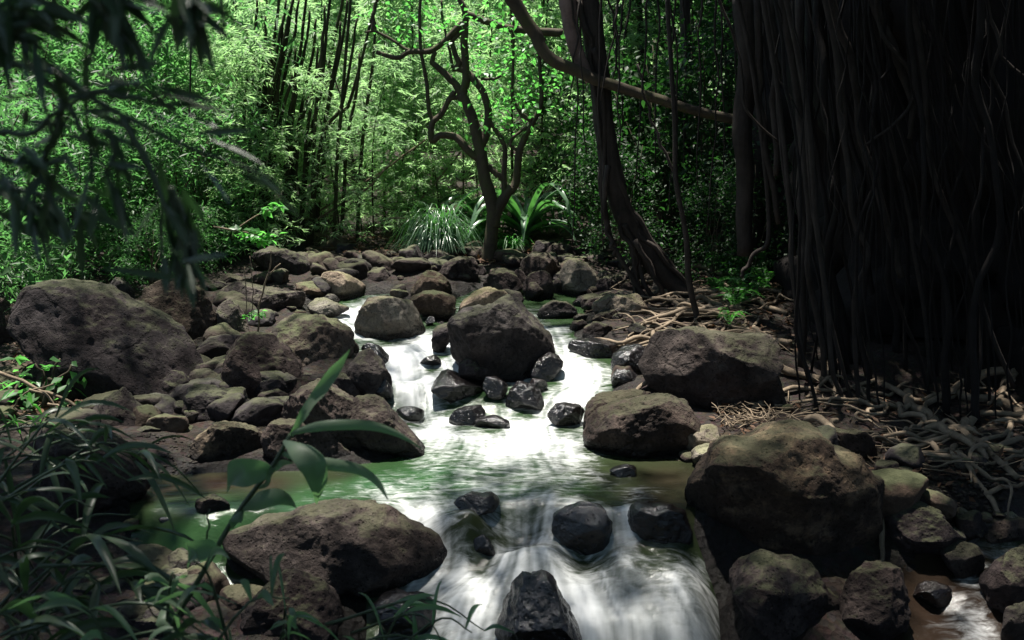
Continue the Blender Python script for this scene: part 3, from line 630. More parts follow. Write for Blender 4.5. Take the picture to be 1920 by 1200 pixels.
p|tan topped rock behind the ginger stem|288,1110 295,1080 305,1072 340,1075 370,1082 365,1107 345,1130 310,1134
d|grey rock at the foot of the ginger stem|193,1170 210,1145 250,1132 320,1133 355,1140 360,1182 330,1207 230,1207
d|grey rock half hidden by the near bush|130,1115 150,1098 190,1093 240,1098 250,1120 220,1137 150,1137
b|rough brown rock at the end of the long dark sided boulder|300,1060 310,1042 335,1035 365,1045 385,1060 370,1080 320,1080
d|dark rock in the shade under the hulking streaked boulder|1560,1150 1590,1090 1650,1060 1710,1075 1720,1110 1690,1170 1610,1195
'''
for ln in ROCKS.strip().splitlines():
    q = ln.split('|'); rock(q[0], q[1], q[2], float(q[3]) if len(q) > 3 else .75)
water('stream_water', STREAM, -2.7, 2.5, 4.15, 11.4, .015, BUMPS, FOAM, MUD, 11)
water('brook_water', BROOK, 2.0, 4.0, 4.1, 5.8, .015, [(1850, 1075, .06, .12, .15), (1830, 1130, .04, .15, .1), (1760, 1140, -.04, .12, .1), (1900, 1030, .03, .2, .1)],
      [(1800, 985, .25), (1830, 1010, .3), (1870, 1030, .45), (1910, 1030, .5), (1850, 1050, .2), (1840, 1085, .62), (1835, 1110, .6), (1790, 1120, .25), (1750, 1150, .15), (1760, 1180, .2), (1830, 1170, .6), (1850, 1190, .65), (1700, 1190, .1), (1720, 1150, .1)],
      [(1800, 1000, 1), (1800, 1150, 1), (1900, 1040, .8)], 12)
water('side_pool_water', PUDDLE, -1.8, -1.1, 4.9, 5.4, .015, [], [(400, 1090, .75), (440, 1085, .9), (480, 1095, .7), (430, 1110, .4)], [(440, 1090, .5)], 13)

# cobbles wedged between the boulders: a few shapes, copied
rng = np.random.default_rng(5)
cob = []
for k in range(7):
    a = np.linspace(0, 2 * pi, 9)[:-1]; r = .07 * rng.uniform(.7, 1.2, 8)
    cob.append(rock_mesh('cobble', np.stack((np.cos(a) * r * 1.25, np.sin(a) * r * .8), 1), .07, M['dbm'[k % 3]], 900 + k, 4))
ZONES = [((250, 640), (480, 830), 14), ((420, 545), (650, 640), 16), ((570, 505), (880, 560), 34), ((980, 510), (1200, 640), 26), ((1250, 795), (1500, 870), 10), ((1640, 880), (1900, 1010), 34),
         ((230, 985), (420, 1170), 14), ((660, 480), (860, 520), 14), ((1290, 1080), (1420, 1160), 3)]
for (x0, y0), (x1, y1), n in ZONES:
    for _ in range(n):
        px, py = rng.uniform(x0, x1), rng.uniform(y0, y1); p = at(px, py); s = rng.uniform(.35, 1.25) * (1.5 if py < 560 else .8)
        o = link('cobble', cob[rng.integers(7)], None, (p[0], p[1], gz(p[0], p[1]) + .02 * s)); o.scale = (s, s, s * rng.uniform(.7, 1)); o.rotation_euler = (rng.uniform(-.3, .3), rng.uniform(-.3, .3), rng.uniform(0, 6.28))
        tag(o, 'small rounded cobble wedged among the boulders of the stream bank', 'cobble', 'cobbles among the boulders')
# gravel patches
def gravel(name, boxes, n, smin, smax):
    g = Geo(); U, Fc = ico(1)
    for _ in range(n):
        (x0, y0), (x1, y1) = boxes[rng.integers(len(boxes))]; p = at(rng.uniform(x0, x1), rng.uniform(y0, y1)); s = rng.uniform(smin, smax)
        a = rng.uniform(0, 6.28); V = U * (1 + rng.normal(0, .12, U.shape)) * np.array((s, s * .75, s * .5)); V = np.stack((V[:, 0] * cos(a) - V[:, 1] * sin(a), V[:, 0] * sin(a) + V[:, 1] * cos(a), V[:, 2]), 1)
        g.add(V + (p[0], p[1], gz(p[0], p[1]) + s * .2), (), Fc)
    tag(g.build(name, M['b']), 'loose gravel on the bank', 'gravel', None, 'stuff')
ZONE2 = [((240, 640), (520, 850), 40), ((400, 545), (620, 660), 16), ((1080, 560), (1260, 760), 16), ((560, 485), (1240, 560), 70), ((1480, 870), (1900, 1000), 10), ((0, 720), (240, 860), 14), ((240, 1020), (420, 1180), 8)]
for (x0, y0), (x1, y1), n in ZONE2:
    for _ in range(n):
        px, py = rng.uniform(x0, x1), rng.uniform(y0, y1); p = at(px, py); s = rng.uniform(1.3, 3.3) * (1.0 if py < 560 else .95)
        if float(sdist(p[0], p[1], STREAM)) < .12: continue
        o = link('rock', cob[rng.integers(7)], None, (p[0], p[1], gz(p[0], p[1]) + .01 * s)); o.scale = (s, s * rng.uniform(.8, 1), s * rng.uniform(.7, 1)); o.rotation_euler = (rng.uniform(-.3, .3), rng.uniform(-.3, .3), rng.uniform(0, 6.28))
        tag(o, 'dark fist to head sized rock filling a gap between the bigger boulders', 'rock', 'rocks filling the gaps between boulders')
gravel('gravel', [((1640, 890), (1880, 985))], 900, .008, .028)
gravel('pebbles', [((262, 842), (370, 895)), ((560, 560), (640, 600)), ((300, 640), (420, 720))], 500, .006, .02)
# ------------------------------------------------------------------ trees with traced stems
def px3(pts, Y):
    """'px,py[,dY]' pixel trace at distance Y -> points"""
    r = []
    for q in pts.split():
        v = list(map(float, q.split(','))); r.append(P(v[0], v[1], Y + (v[2] if len(v) > 2 else 0)))
    return np.array(r)
def pxr(r, Y): return r * Y / F                      # a radius in photograph pixels
# slim twisting tree in the middle
TY = D(512) + .25; base = P(915, 512, TY); base[2] = gz(base[0], base[1]) - .05
slim = empty('slim_tree', base, 'slim dark tree with twisting bare limbs rising from the boulders in front of the bamboo', 'tree')
TH = .95
def stem(name, mat, parent, origin, traces, Y, sides=8, wob=0.0, label=None):
    g = Geo()
    for k, (pts, r0, r1) in enumerate(traces): tube(g, px3(pts, Y), [pxr(r0 * TH, Y), pxr((r0 + r1) / 2 * TH, Y), pxr(r1 * TH, Y)], None, sides, .14, k + len(pts), wob)
    return g.build(name, mat, parent, origin)
stem('trunk', M['bark'], slim, base, [("913,520 915,500 918,470 922,430 925,400 918,367 908,330 903,293 896,262 887,225 876,198 864,176", 15, 10), ("925,425 930,398 946,370 960,350", 13, 9)], TY, 10)
LIMBS = [("864,176 853,158 835,139 813,121 812,108 818,97", 8, 4), ("864,180 873,154 871,110 871,66 873,26 862,0 858,-25", 9, 5), ("902,275 912,249 915,205 901,165 879,139 862,130 849,128", 8, 6),
         ("853,130 860,118 852,98 849,77 862,62 869,48", 6, 4), ("868,50 864,46 842,70 820,88 798,97 765,97 747,108 725,104 706,97", 7, 4), ("783,97 761,92 736,77 706,60 684,60", 3.4, 2), ("699,60 701,18 708,-5", 4, 3),
         ("900,298 885,290 871,275 853,257 827,255 809,262 809,231 827,216 842,187 853,172", 8, 5), ("811,226 803,205 801,161 791,110 787,37 789,-10", 4.5, 3), ("946,370 967,341 974,286 985,258 996,235 1014,191 1012,121 1010,60", 9, 3),
         ("996,227 974,209 961,183 961,154 963,92 963,0", 4.5, 2.5), ("974,284 956,271 963,257 989,238", 3.5, 2.5), ("945,363 945,330 947,286 937,257 919,227", 6, 4), ("915,312 930,325 945,337", 6, 6), ("873,26 912,40 945,52 1000,58 1055,62", 6, 8), ("849,128 840,85 830,40 828,0", 3, 2),
         ("861,180 842,187", 5, 4), ("901,148 925,148 940,142", 3, 2)]
for t_ in LIMBS: stem('limb', M['bark'], slim, base, [t_], TY, 7, .02)
for t_ in ["913,512 890,520 868,530 862,560", "913,514 905,525 880,530 860,522 858,540 862,575", "905,512 885,512 866,516 862,530 850,560", "910,515 893,535 880,548 872,566", "915,515 900,540 905,560", "916,514 930,520 945,530"]:
    stem('exposed_root', M['root'], slim, base, [(t_, 5.5, 3)], TY - .15, 6, .05)
rng = np.random.default_rng(21)
def cloud(centers, n, spread, rng):
    c = np.asarray(centers)[rng.integers(len(centers), size=n)]; return c + rng.normal(0, 1, (n, 3)) * np.asarray(spread)
def rdir(n, rng, down=.25):
    d = rng.normal(0, 1, (n, 3)); d[:, 2] = d[:, 2] * .45 - down; return d
g = Geo()
cs = [P(x + rng.normal(0, 14), y + rng.normal(0, 10), TY + rng.normal(.2, .5)) for x, y in [(930, 60), (960, 110), (905, 95), (940, 130), (985, 160), (925, 185), (950, 205), (935, 235), (985, 190), (900, 30), (1000, 90), (880, 70), (960, 30), (930, 215), (1015, 140), (890, 110), (740, 40), (820, 30), (770, 60)] for _ in range(2)]
leaves(g, cloud(cs, 1100, (.24, .25, .10), rng), rdir(1100, rng), rng.uniform(.05, .10, 1100), rng.uniform(.04, .07, 1100), rng)
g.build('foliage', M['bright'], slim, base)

# leaning trunk of grown together aerial roots, with its long limb
LY = D(575); base = P(1260, 575, LY); base[2] = gz(base[0], base[1]) - .05
lean = empty('root_trunk_tree', base, 'leaning tree with a trunk of bundled ropy roots and a long bare limb', 'tree')
stem('limb', M['bark'], lean, base, [("940,-40 960,0 985,40 1003,62 1012,90 1035,112 1080,132 1115,150 1150,160 1200,178 1260,195 1320,210 1392,228", 14, 9)], LY - .2, 10, .05)
stem('broken_stem', bark_mat('pinkish_bark', (.10, .065, .055), (.24, .17, .15), 10, .3), lean, base, [("1060,-20 1066,15 1072,60 1085,105 1108,152", 19, 11)], LY - .1, 10)
stem('trunk', M['aerial'], lean, base, [("1095,-30 1110,60 1122,145 1136,230 1150,330 1170,400 1197,450 1232,500 1266,535 1292,565", 20, 20), ("1118,150 1132,260 1150,360 1185,420 1215,470 1250,540 1275,575", 14, 16)], LY, 10, .06)
for t_ in ["1112,90 1126,160 1130,300 1136,400 1160,470 1200,540 1260,600 1285,625", "1130,150 1150,250 1170,360 1210,430 1260,500 1300,560", "1125,150 1128,260 1132,330 1150,380 1180,440 1220,500 1245,560", "1140,200 1146,330 1165,420 1190,480 1200,560 1205,600", "1100,0 1120,100 1124,260 1128,380 1138,440",
           "1150,300 1175,370 1200,430 1240,480 1285,530 1308,570", "1160,400 1185,455 1205,520 1240,580 1262,610", "1190,450 1230,520 1250,590 1248,620", "1128,100 1140,200 1143,330 1160,400 1200,470 1240,520", "1170,420 1192,470 1188,540 1192,600", "1185,460 1196,520 1192,570", "1140,310 1134,400 1146,450 1152,480",
           "1085,0 1105,80 1117,170 1124,280", "1124,20 1132,100 1136,190 1142,290"]:
    stem('root_strand', M['aerial'], lean, base, [(t_, 6, 4)], LY - .12 + rng.uniform(-.15, .15), 6, .07)
for t_ in ["1255,600 1230,598 1205,610 1190,640", "1285,590 1320,605 1360,600", "1240,600 1222,615 1215,640 1225,660", "1230,590 1210,590 1185,600"]:
    stem('exposed_root', M['root'], lean, base, [(t_, 4.5, 2.5)], D(610), 6, .05)
pb = P(1312, 632, D(632)); pb[2] = gz(pb[0], pb[1]) - .05
pole = empty('sapling', pb, 'thin bare sapling leaning beside the trunk of ropy roots', 'sapling')
stem('trunk', M['aerial'], pole, pb, [("1313,640 1309,610 1300,560 1285,450 1268,330 1263,215 1256,120 1250,-20", 7, 4)], D(632) + .05, 7, .04)
stem('branch', M['aerial'], pole, pb, [("1268,330 1240,270 1215,200 1195,120", 3.5, 2)], D(632) + .05, 6, .05)

# ------------------------------------------------------------------ the banyan: hanging roots, trunks, surface roots, crown
bb = P(1690, 740, 8.3); bb[2] = gz(bb[0], bb[1])
ban = empty('banyan_tree', bb, 'huge dark banyan with curtains of hanging roots and pale surface roots', 'tree')
rng = np.random.default_rng(31)
g = Geo()
for x, x2, Y, r in [(1640, 1655, 9.6, .42), (1790, 1800, 9.4, .5), (1545, 1555, 10.2, .3), (1900, 1910, 9.0, .45), (1995, 2010, 8.6, .5), (1720, 1730, 10.4, .4), (2100, 2150, 8.2, .5), (1485, 1500, 11.5, .3), (2250, 2300, 7.5, .5)]:
    a = P(x2, 690, Y); z0 = gz(a[0], a[1]); b = P(x, -250, Y)
    tube(g, [(a[0], a[1], z0 - .2), (a[0] * .97 + b[0] * .03, Y, z0 + 1.2), (b[0] - .1, Y, 4), (b[0] - .5, Y + .2, 7.5)], [r * 1.9, r * 1.35, r * 1.2, r * 1.4], 40, 30, .65, int(x), .1)
g.build('trunk', M['shaded_root'], ban, bb)
AER = [("1555,-10 1580,70 1605,150 1612,230 1640,330 1668,440 1690,520", 8, 7, 7.9), ("1612,-10 1608,90 1600,140", 5, 5, 7.9), ("1630,-20 1650,40 1678,110 1700,150 1712,200 1705,260", 10, 5, 7.7), ("1725,40 1755,90 1785,140", 4, 2, 8.2),
       ("1580,260 1600,400 1625,480 1603,560 1605,680 1612,775", 6, 5, 7.6), ("1745,310 1795,430 1850,600 1900,725", 6, 5, 7.6), ("1515,380 1520,520 1540,620 1545,745", 7, 6, 7.9), ("1500,-10 1502,200 1506,450 1502,700", 9, 8, 8.2), ("1460,170 1465,280 1478,390 1490,480", 5, 3, 8.4),
       ("1470,-10 1490,100 1502,150 1500,230", 4, 3, 8.3), ("1660,240 1690,330 1705,420 1720,500 1735,600 1745,720", 5, 4, 7.8), ("1590,300 1600,400 1615,460", 4, 3, 7.7), ("1530,420 1545,560 1552,640 1560,700 1578,740", 6, 5, 7.5), ("1480,380 1490,520 1515,700 1540,770", 5, 4, 7.8),
       ("1395,-10 1400,100 1392,230 1398,340 1396,480", 22, 16, 9.6), ("1420,-10 1425,120 1430,230 1460,420", 8, 6, 9.2), ("1445,-10 1452,160 1455,330", 9, 6, 9.0), ("1440,430 1420,470 1400,500 1390,520", 5, 4, 9.2), ("1530,440 1560,600 1600,760", 4, 4, 7.6), ("1340,-20 1380,80 1397,200 1462,270", 3, 2, 8.8)]
for t_, r0, r1, Y in AER:
    f0 = list(map(float, t_.split()[0].split(',')))
    if f0[1] > 100: t_ = '%g,-60 %g,%g ' % (f0[0] - f0[1] * .14 - 8, f0[0] - f0[1] * .05, f0[1] * .45) + t_
    stem('aerial_root', M['aerial'], ban, bb, [(t_, r0, r1)], Y, 7, .05)
for k in range(76):
    x = rng.uniform(1490, 1935); Y = rng.uniform(7.0, 9.0); ln = rng.uniform(-15, 55); y1 = rng.uniform(690, 790) if k % 3 else rng.uniform(350, 640)
    a = P(x - ln * 1.4, -60, Y); b = P(x + ln, y1, Y)
    if k % 3: b[2] = gz(b[0], b[1]) - .05
    r = pxr(1.2 + 6 * rng.random() ** 2.5, Y); mpt = a * .5 + b * .5 + np.array((rng.normal(0, .1), rng.normal(0, .06), 0)); g = Geo()
    pts = [a, a * .75 + b * .25 + rng.normal(0, .05, 3), mpt, a * .25 + b * .75 + rng.normal(0, .05, 3), b]
    tube(g, pts, [r, r * .9, r * (1.2 if k % 3 else .12)], 22, 6, .3, k, .12); g.build('aerial_root', M['aerial' if k % 9 == 0 else 'shaded_root'], ban, bb)  # most roots take the shade-darkened bark, a few stay lighter as if lit
g = Geo()                                             # splayed feet of the hanging roots
def creep(p0, ang, length, r, wand=.5, lift=.02, n=9):
    pts = []; x, y = p0
    for k in range(n):
        pts.append((x, y, gz(x, y) + r * .5 + lift * rng.random())); ang += rng.normal(0, wand); x += cos(ang) * length / n; y += sin(ang) * length / n
    return pts
SURF = [("1412,800 1450,783 1500,775 1560,770 1600,760 1640,742", 6, 4), ("1700,765 1706,800 1735,815 1760,832 1800,850 1830,865 1860,900 1905,928", 11, 5), ("1795,780 1850,790 1890,802 1925,835", 10, 9), ("1695,888 1760,900 1785,905 1820,920 1850,945 1872,962", 6, 4), ("1740,868 1765,890 1790,888 1785,905", 5, 5),
        ("1540,690 1550,740 1530,775 1510,790", 5, 3), ("1545,735 1560,760 1562,785", 5, 3), ("1612,765 1635,775 1660,768 1700,745", 5, 3), ("1900,720 1892,755 1870,780 1850,800", 7, 4), ("1760,850 1820,842 1880,828 1930,835", 7, 5), ("1820,900 1870,905 1925,895", 4, 3), ("1640,790 1600,795 1560,790 1500,800 1450,800", 6, 3), ("1870,800 1882,760 1905,730", 6, 5), ("1735,815 1720,840 1700,850", 5, 3), ("1850,945 1890,940 1925,938", 4, 3)]
for t_, r0, r1 in SURF:
    pts = []
    for q in t_.split():
        a, b = map(float, q.split(',')); p = at(a, b); p[2] = gz(p[0], p[1]) + .03; pts.append(p)
    g = Geo(); tube(g, pts, [pxr(r0, 7), pxr(r1, 6.5)], len(pts) * 6, 8, .25, int(r0 * 9 + pts[0][0] * 50) % 97, .05); g.build('surface_root', M['root'], ban, bb)
for k in range(72):
    if k < 44: p = at(rng.uniform(1320, 1510), rng.uniform(535, 690)); ang = rng.uniform(2.7, 3.9); r = rng.uniform(.012, .036); ln = rng.uniform(.9, 2.2)
    else: p = at(rng.uniform(1480, 1930), rng.uniform(735, 900)); ang = rng.uniform(3.2, 5.8); r = rng.uniform(.012, .036); ln = rng.uniform(.6, 1.7)
    g = Geo(); tube(g, creep(p[:2], ang, ln, r, .45, .07), [r, r * .8, r * .2], 30, 7, .3, k, .06); g.build('surface_root', M['root'], ban, bb)
g = Geo(); n = 30000                                   # the crown over the right bank
B = np.stack((rng.uniform(2.1, 11, n), rng.uniform(-3, 13, n), rng.uniform(5.3, 8.5, n)), 1)
B = B[(vnoise(B * np.array((.9, .9, .5)), 4) + (B[:, 0] - 2.4) * .12 > .42)]
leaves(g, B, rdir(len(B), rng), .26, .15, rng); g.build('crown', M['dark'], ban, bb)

# ------------------------------------------------------------------ bamboo
rng = np.random.default_rng(41)
PARK = (0, 0, -30)
def make_bamboo(seed, h, n, low=.2, L=.16, W=.026, mat='bamboo', reach=.75, name='bamboo', culm_r=.022, bend=.0):
    r = np.random.default_rng(seed); root = empty(name, (0, 0, 0), None, None); g = Geo()
    lx = r.uniform(.02, .10) * h + bend; pts = [(0, 0, -.2), (lx * .15, 0, h * .3), (lx * .45, .02, h * .65), (lx * 1.3, .05, h)]
    tube(g, pts, [culm_r, culm_r, culm_r * .7, culm_r * .2], 24, 6, .05, seed); g.build('culm', M['culm'], root)
    g = Geo(); c = spline(pts, 60); t = r.uniform(low, 1, n // 8) ** .9; nb = len(t)
    ctr = c[(t * 59).astype(int)]; az = r.uniform(0, 2 * pi, nb); rr = reach * (1.15 - t) * r.uniform(.35, 1, nb)
    ctr = ctr + np.stack((np.cos(az) * rr, np.sin(az) * rr, r.normal(0, .1, nb)), 1)
    S = np.repeat(ctr, 8, 0) + r.normal(0, .11, (nb * 8, 3)) * np.array((1, 1, .8))
    sprays(g, S, r, 6, L, W, 1.0, (-.75, .35)); g.build('foliage', M[mat], root)
    return root
BL = ['tall slender bamboo with leafy drooping twigs in the sunlit grove']
protos = [make_bamboo(k + 1, h, 430, .12) for k, h in enumerate((4.2, 5.0, 3.8, 4.6, 5.4))]
for p in protos: tag(p, 'leafy bamboo standing in the sunlit grove behind the boulders', 'bamboo', 'leafy bamboos of the grove')
used = set()
def put(protos, x, y, s=1.0, rz=None, dz=0.0):
    k = int(rng.integers(len(protos))); p = protos[k]; z = gz(x, y) + dz; rz = rng.uniform(0, 6.28) if rz is None else rz
    if id(p) not in used: used.add(id(p)); p.location = (x, y, z); p.rotation_euler = (rng.normal(0, .04), 0, rz); p.scale = (s,) * 3; return p
    return dup(p, (x, y, z), rz, rng.normal(0, .05), s)
for Y, n, x0, x1 in [(15.0, 9, -6.5, 2.0), (16.4, 12, -8, 2.6), (18.2, 16, -9.5, 3.5), (20.4, 20, -11, 6), (23, 24, -13, 9), (26, 28, -15, 13)]:
    for k in range(n): put(protos, x0 + (x1 - x0) * (k + rng.uniform(.1, .9)) / n, Y + rng.uniform(-.6, .6), rng.uniform(.85, 1.15) * (1 + (Y - 15) * .02))
# low leafy bamboo shoots arching over the boulders
shoots = [make_bamboo(60 + k, h, 300, .15, .13, .017, 'bamboo', .95, 'bamboo_shoot', .012, .5) for k, h in enumerate((2.6, 2.0, 3.0, 1.7))]
for p in shoots: tag(p, 'low arching bamboo shoot with dense narrow leaves at the foot of the grove', 'bamboo', 'leafy bamboo shoots at the foot of the grove')
for px, py, Y, s in [(520, 470, 13.4, 1), (575, 455, 13.6, 1.1), (640, 440, 13.3, .9), (700, 440, 13.6, 1), (760, 430, 14.0, 1), (830, 425, 14.2, 1), (870, 430, 14.4, 1.1), (480, 440, 13.2, 1.1), (600, 400, 14.2, 1.2), (680, 390, 14.4, 1.2), (740, 380, 14.6, 1.2), (800, 370, 14.8, 1.2), (540, 380, 14.4, 1.2), (900, 380, 15, 1.2),
                     (430, 430, 13.0, 1.1), (380, 470, 12.4, 1), (620, 470, 13.0, .7), (780, 460, 13.7, .7), (460, 500, 12.2, .8)]:
    p = P(px, py, Y); put(shoots, p[0], Y, s)
# bare dark culms that stand out
CULMS = ["543,30 487,268", "540,60 500,270", "532,110 490,260", "560,100 520,250", "528,90 515,255", "600,120 575,260", "590,150 560,255", "620,0 598,190 583,245", "645,60 612,220", "470,0 455,130", "440,40 430,110", "690,60 655,190 620,240", "505,150 497,260", "480,140 470,240", "575,80 548,230", "660,90 640,200 605,260", "462,110 458,220", "552,150 540,262", "116,5 83,95", "122,60 98,100", "527,60 480,280", "552,60 510,270", "570,40 540,255", "512,100 488,250", "495,90 480,255", "586,95 553,270", "606,70 590,250", "632,100 600,270", "480,60 470,230", "520,30 492,200", "655,20 636,230", "700,100 680,260", "640,10 612,160", "670,160 650,280"]
for k, c in enumerate(CULMS):
    Y = rng.uniform(13.0, 13.5); q = [list(map(float, s.split(','))) for s in c.split()]; a, b = q[0], q[-1]
    if b[1] < 200: Y = 15.0
    ex = [b[0] + (b[0] - a[0]) * .55, b[1] + 215]; pts = [P(x, y, Y) for x, y in [[a[0] + (a[0] - b[0]) * .2, a[1] - 60]] + q + [ex]]
    g = Geo(); tube(g, pts, [pxr(2.2, Y), pxr(3.4, Y), pxr(4.2, Y)], 16, 6, .05, k, .03)
    tag(g.build('bamboo_culm', M['culm'], None, pts[-1]), 'bare dark bamboo culm leaning in the grove', 'bamboo', 'bare culms in the grove')
DIAG = [("905,215 842,310 700,470", 'long thin dead culm slanting behind the slim tree down to the left', 14.2), ("800,260 700,330 560,420", 'dead culm leaning across the dark foot of the grove, upper one', 13.5), ("735,300 690,350 610,400 580,425", 'shorter dead culm leaning under the slanting long one', 13.3),
        ("710,415 745,408 780,411 805,420", 'pale arching dead stalk over the grove floor', 13.2), ("940,440 985,395 1045,345", 'thin dead stalk slanting behind the strap leaved plant', 14.0), ("590,470 660,480 720,500", 'thin fallen cane lying behind the back boulders', 12.7), ("860,420 900,380 930,350", 'pale thin cane slanting behind the slim tree trunk', 13.4)]
for t_, lb, Y in DIAG:
    g = Geo(); pts = px3(t_, Y); tube(g, pts, [pxr(1.8, Y), pxr(2.2, Y)], 18, 5, .1, 3, .03); tag(g.build('dead_cane', M['stick'], None, pts[0]), lb, 'cane')
# far hillside foliage, one mass
g = Geo(); n = 5200; B = np.stack((rng.uniform(-22, 20, n), rng.uniform(26, 36, n), rng.uniform(0, 1, n)), 1)
B[:, 2] = ramp(B[:, 1]) + B[:, 2] * 6
sprays(g, B, rng, 7, .55, .11); tag(g.build('far_foliage', M['bamboo']), 'mass of bamboo leaves on the far hillside', 'foliage', None, 'stuff')

# ------------------------------------------------------------------ broad leaved understorey
def make_shrub(seed, name, mat, R, n, L, W, nst=5, stem_m='bark'):
    r = np.random.default_rng(seed); root = empty(name, (0, 0, 0), None, None); g = Geo(); tips = []
    for k in range(nst):
        a = r.uniform(0, 6.28); e = np.array((cos(a) * R[0] * r.uniform(.2, .8), sin(a) * R[0] * r.uniform(.2, .8), R[1] * r.uniform(.6, 1)))
        tube(g, [(0, 0, -.1), e * np.array((.3, .3, .5)), e], [.02, .012, .006], 12, 5, .1, seed + k, .1); tips.append(e)
    g.build('stems', M[stem_m], root)
    cc = []
    for _ in range(26):
        a = r.uniform(0, 6.28); q = r.uniform(.25, 1) ** .6; cc.append((cos(a) * R[0] * q, sin(a) * R[0] * q, R[1] * r.uniform(.15, 1) * (1.15 - .35 * q)))
    g = Geo(); B = cloud(cc, n, (R[0] * .14, R[0] * .14, R[1] * .07), r); leaves(g, B, rdir(n, r, .35), L * r.uniform(.6, 1.3, n), W * r.uniform(.7, 1.2, n), r); g.build('foliage', M[mat], root)
    return root
und = [make_shrub(80 + k, 'understorey_tree', 'dark', (1.1, 3.2), 2400, .10, .055, 6) for k in range(3)]
for p in und: tag(p, 'dark glossy leaved tree in the shadowed understorey beyond the root bank', 'tree', 'dark trees beyond the root bank')
for px, Y, s in [(1120, 14.5, 1), (1180, 13.2, .9), (1240, 12.6, 1), (1330, 12.4, 1.1), (1390, 13, 1.2), (1450, 12.2, 1.1), (1210, 15.5, 1.3), (1300, 15, 1.4), (1400, 15.2, 1.4), (1500, 14.6, 1.4), (1120, 17, 1.4), (1280, 17.5, 1.6), (1420, 18, 1.7), (1170, 11.6, .55), (1340, 10.9, .45), (1410, 10.8, .55), (1550, 16, 1.7), (1650, 14, 1.5), (1800, 13, 1.5), (1080, 19, 1.5)]:
    p = P(px, 500, Y); put(und, p[0], Y, s)
for k, (px, Y, r, lb) in enumerate([(1268, 13.5, 9, 'straight dark trunk seen behind the thin bare sapling'), (1405, 11.6, 14, 'thick dark trunk at the end of the long bare limb'), (1345, 14.5, 7, 'thin straight trunk deep in the shadowed understorey'), (1185, 15, 6, 'slender trunk behind the bundle of ropy roots'), (1465, 13, 10, 'dark trunk at the back edge of the banyan roots')]):
    a = P(px, 480, Y); z = gz(a[0], Y); t0 = empty('forest_tree', (a[0], Y, z), lb, 'tree'); g = Geo()
    tube(g, [(a[0], Y, z - .1), (a[0] + .05, Y, z + 2), (a[0] - .1, Y, z + 5), (a[0] - .2, Y, z + 9)], [pxr(r * 1.3, Y), pxr(r, Y), pxr(r * .7, Y)], 22, 8, .2, k, .12); g.build('trunk', M['aerial'], t0, (a[0], Y, z))
    g = Geo(); B = cloud([(a[0] + rng.normal(0, .9), Y + rng.normal(0, .9), z + rng.uniform(4.5, 9)) for _ in range(14)], 1500, (.35, .35, .2), rng); leaves(g, B, rdir(1500, rng), .15, .08, rng); g.build('crown', M['dark'], t0, (a[0], Y, z))
for k in range(26):
    px = rng.uniform(1050, 1500); Y = rng.uniform(9.5, 13); a = P(px, -40, Y); b = P(px + rng.normal(0, 12), rng.uniform(180, 470), Y); g = Geo()
    tube(g, [a, a * .6 + b * .4 + rng.normal(0, .05, 3), b], [pxr(2.4, Y), pxr(1.2, Y)], 16, 5, .2, k, .06); tag(g.build('hanging_vine', M['aerial'], None, b), 'thin dark vine hanging among the shadowed trees', 'vine', 'vines hanging among the shadowed trees')
# shrubs of the left bank, half in sun
lsh = [make_shrub(90 + k, 'leafy_shrub', 'shrub', (1.0, 2.4), 2600, .13, .03, 6) for k in range(3)]
for p in lsh: tag(p, 'dense leafy shrub on the bank behind the mossy boulders', 'shrub', 'leafy shrubs of the wooded bank')
for px, Y, s in [(-60, 9.5, 1.1), (60, 10.5, 1), (150, 10.8, 1), (230, 11.5, 1), (320, 12, 1), (400, 12.6, .9), (60, 12.5, 1.5), (190, 13, 1.5), (310, 13.6, 1.5), (-60, 12, 1.6), (420, 14.2, 1.5), (120, 15.5, 1.9), (260, 16, 1.9), (-20, 15, 1.9), (360, 16.5, 1.9), (280, 10.3, .4), (100, 9.6, .4), (340, 11.2, .4), (-150, 8.5, 1.2)]:
    p = P(px, 500, Y); put(lsh, p[0], Y, s)
# little leafy plants near the ground
sm = [make_shrub(95 + k, 'seedling', 'bright', (.22, .35), 60, .09, .05, 3) for k in range(3)]
for p in sm: tag(p, 'small bright green broad leaved seedling on the bank', 'seedling', 'bright green seedlings')
for px, py in [(270, 520), (300, 505), (255, 550), (340, 500), (230, 525), (60, 560), (420, 510), (395, 520), (1390, 590), (1440, 530), (90, 800), (40, 790)]:
    p = at(px, py); put(sm, p[0], p[1], rng.uniform(.8, 1.4))
# ferns on the root bank
def frond(g, pts, w, rng, n=26):
    c = spline(pts, n); tg = np.gradient(c, axis=0); tg /= np.linalg.norm(tg, axis=1)[:, None]; s = np.cross(tg, (0, 0, 1.0)); s /= np.linalg.norm(s, axis=1)[:, None] + 1e-9
    pr = np.sin(np.linspace(.25, pi * .98, n)) * w
    for sg in (-1, 1): leaves(g, c, s * sg + tg * .45, pr, pr * .3, rng, .3)
def make_fern(seed, mat='fern', k=8, R=.45):
    r = np.random.default_rng(seed); root = empty('fern', (0, 0, 0), None, None); g = Geo()
    for j in range(k):
        a = j * 6.28 / k + r.normal(0, .3); q = R * r.uniform(.7, 1.15); frond(g, [(0, 0, 0), (cos(a) * q * .4, sin(a) * q * .4, q * .65), (cos(a) * q, sin(a) * q, q * .5)], q * .22, r)
    g.build('fronds', M[mat], root); return root
ferns = [make_fern(120 + k) for k in range(3)]
for p in ferns: tag(p, 'bright green fern growing among the roots of the bank', 'fern', 'ferns among the roots')
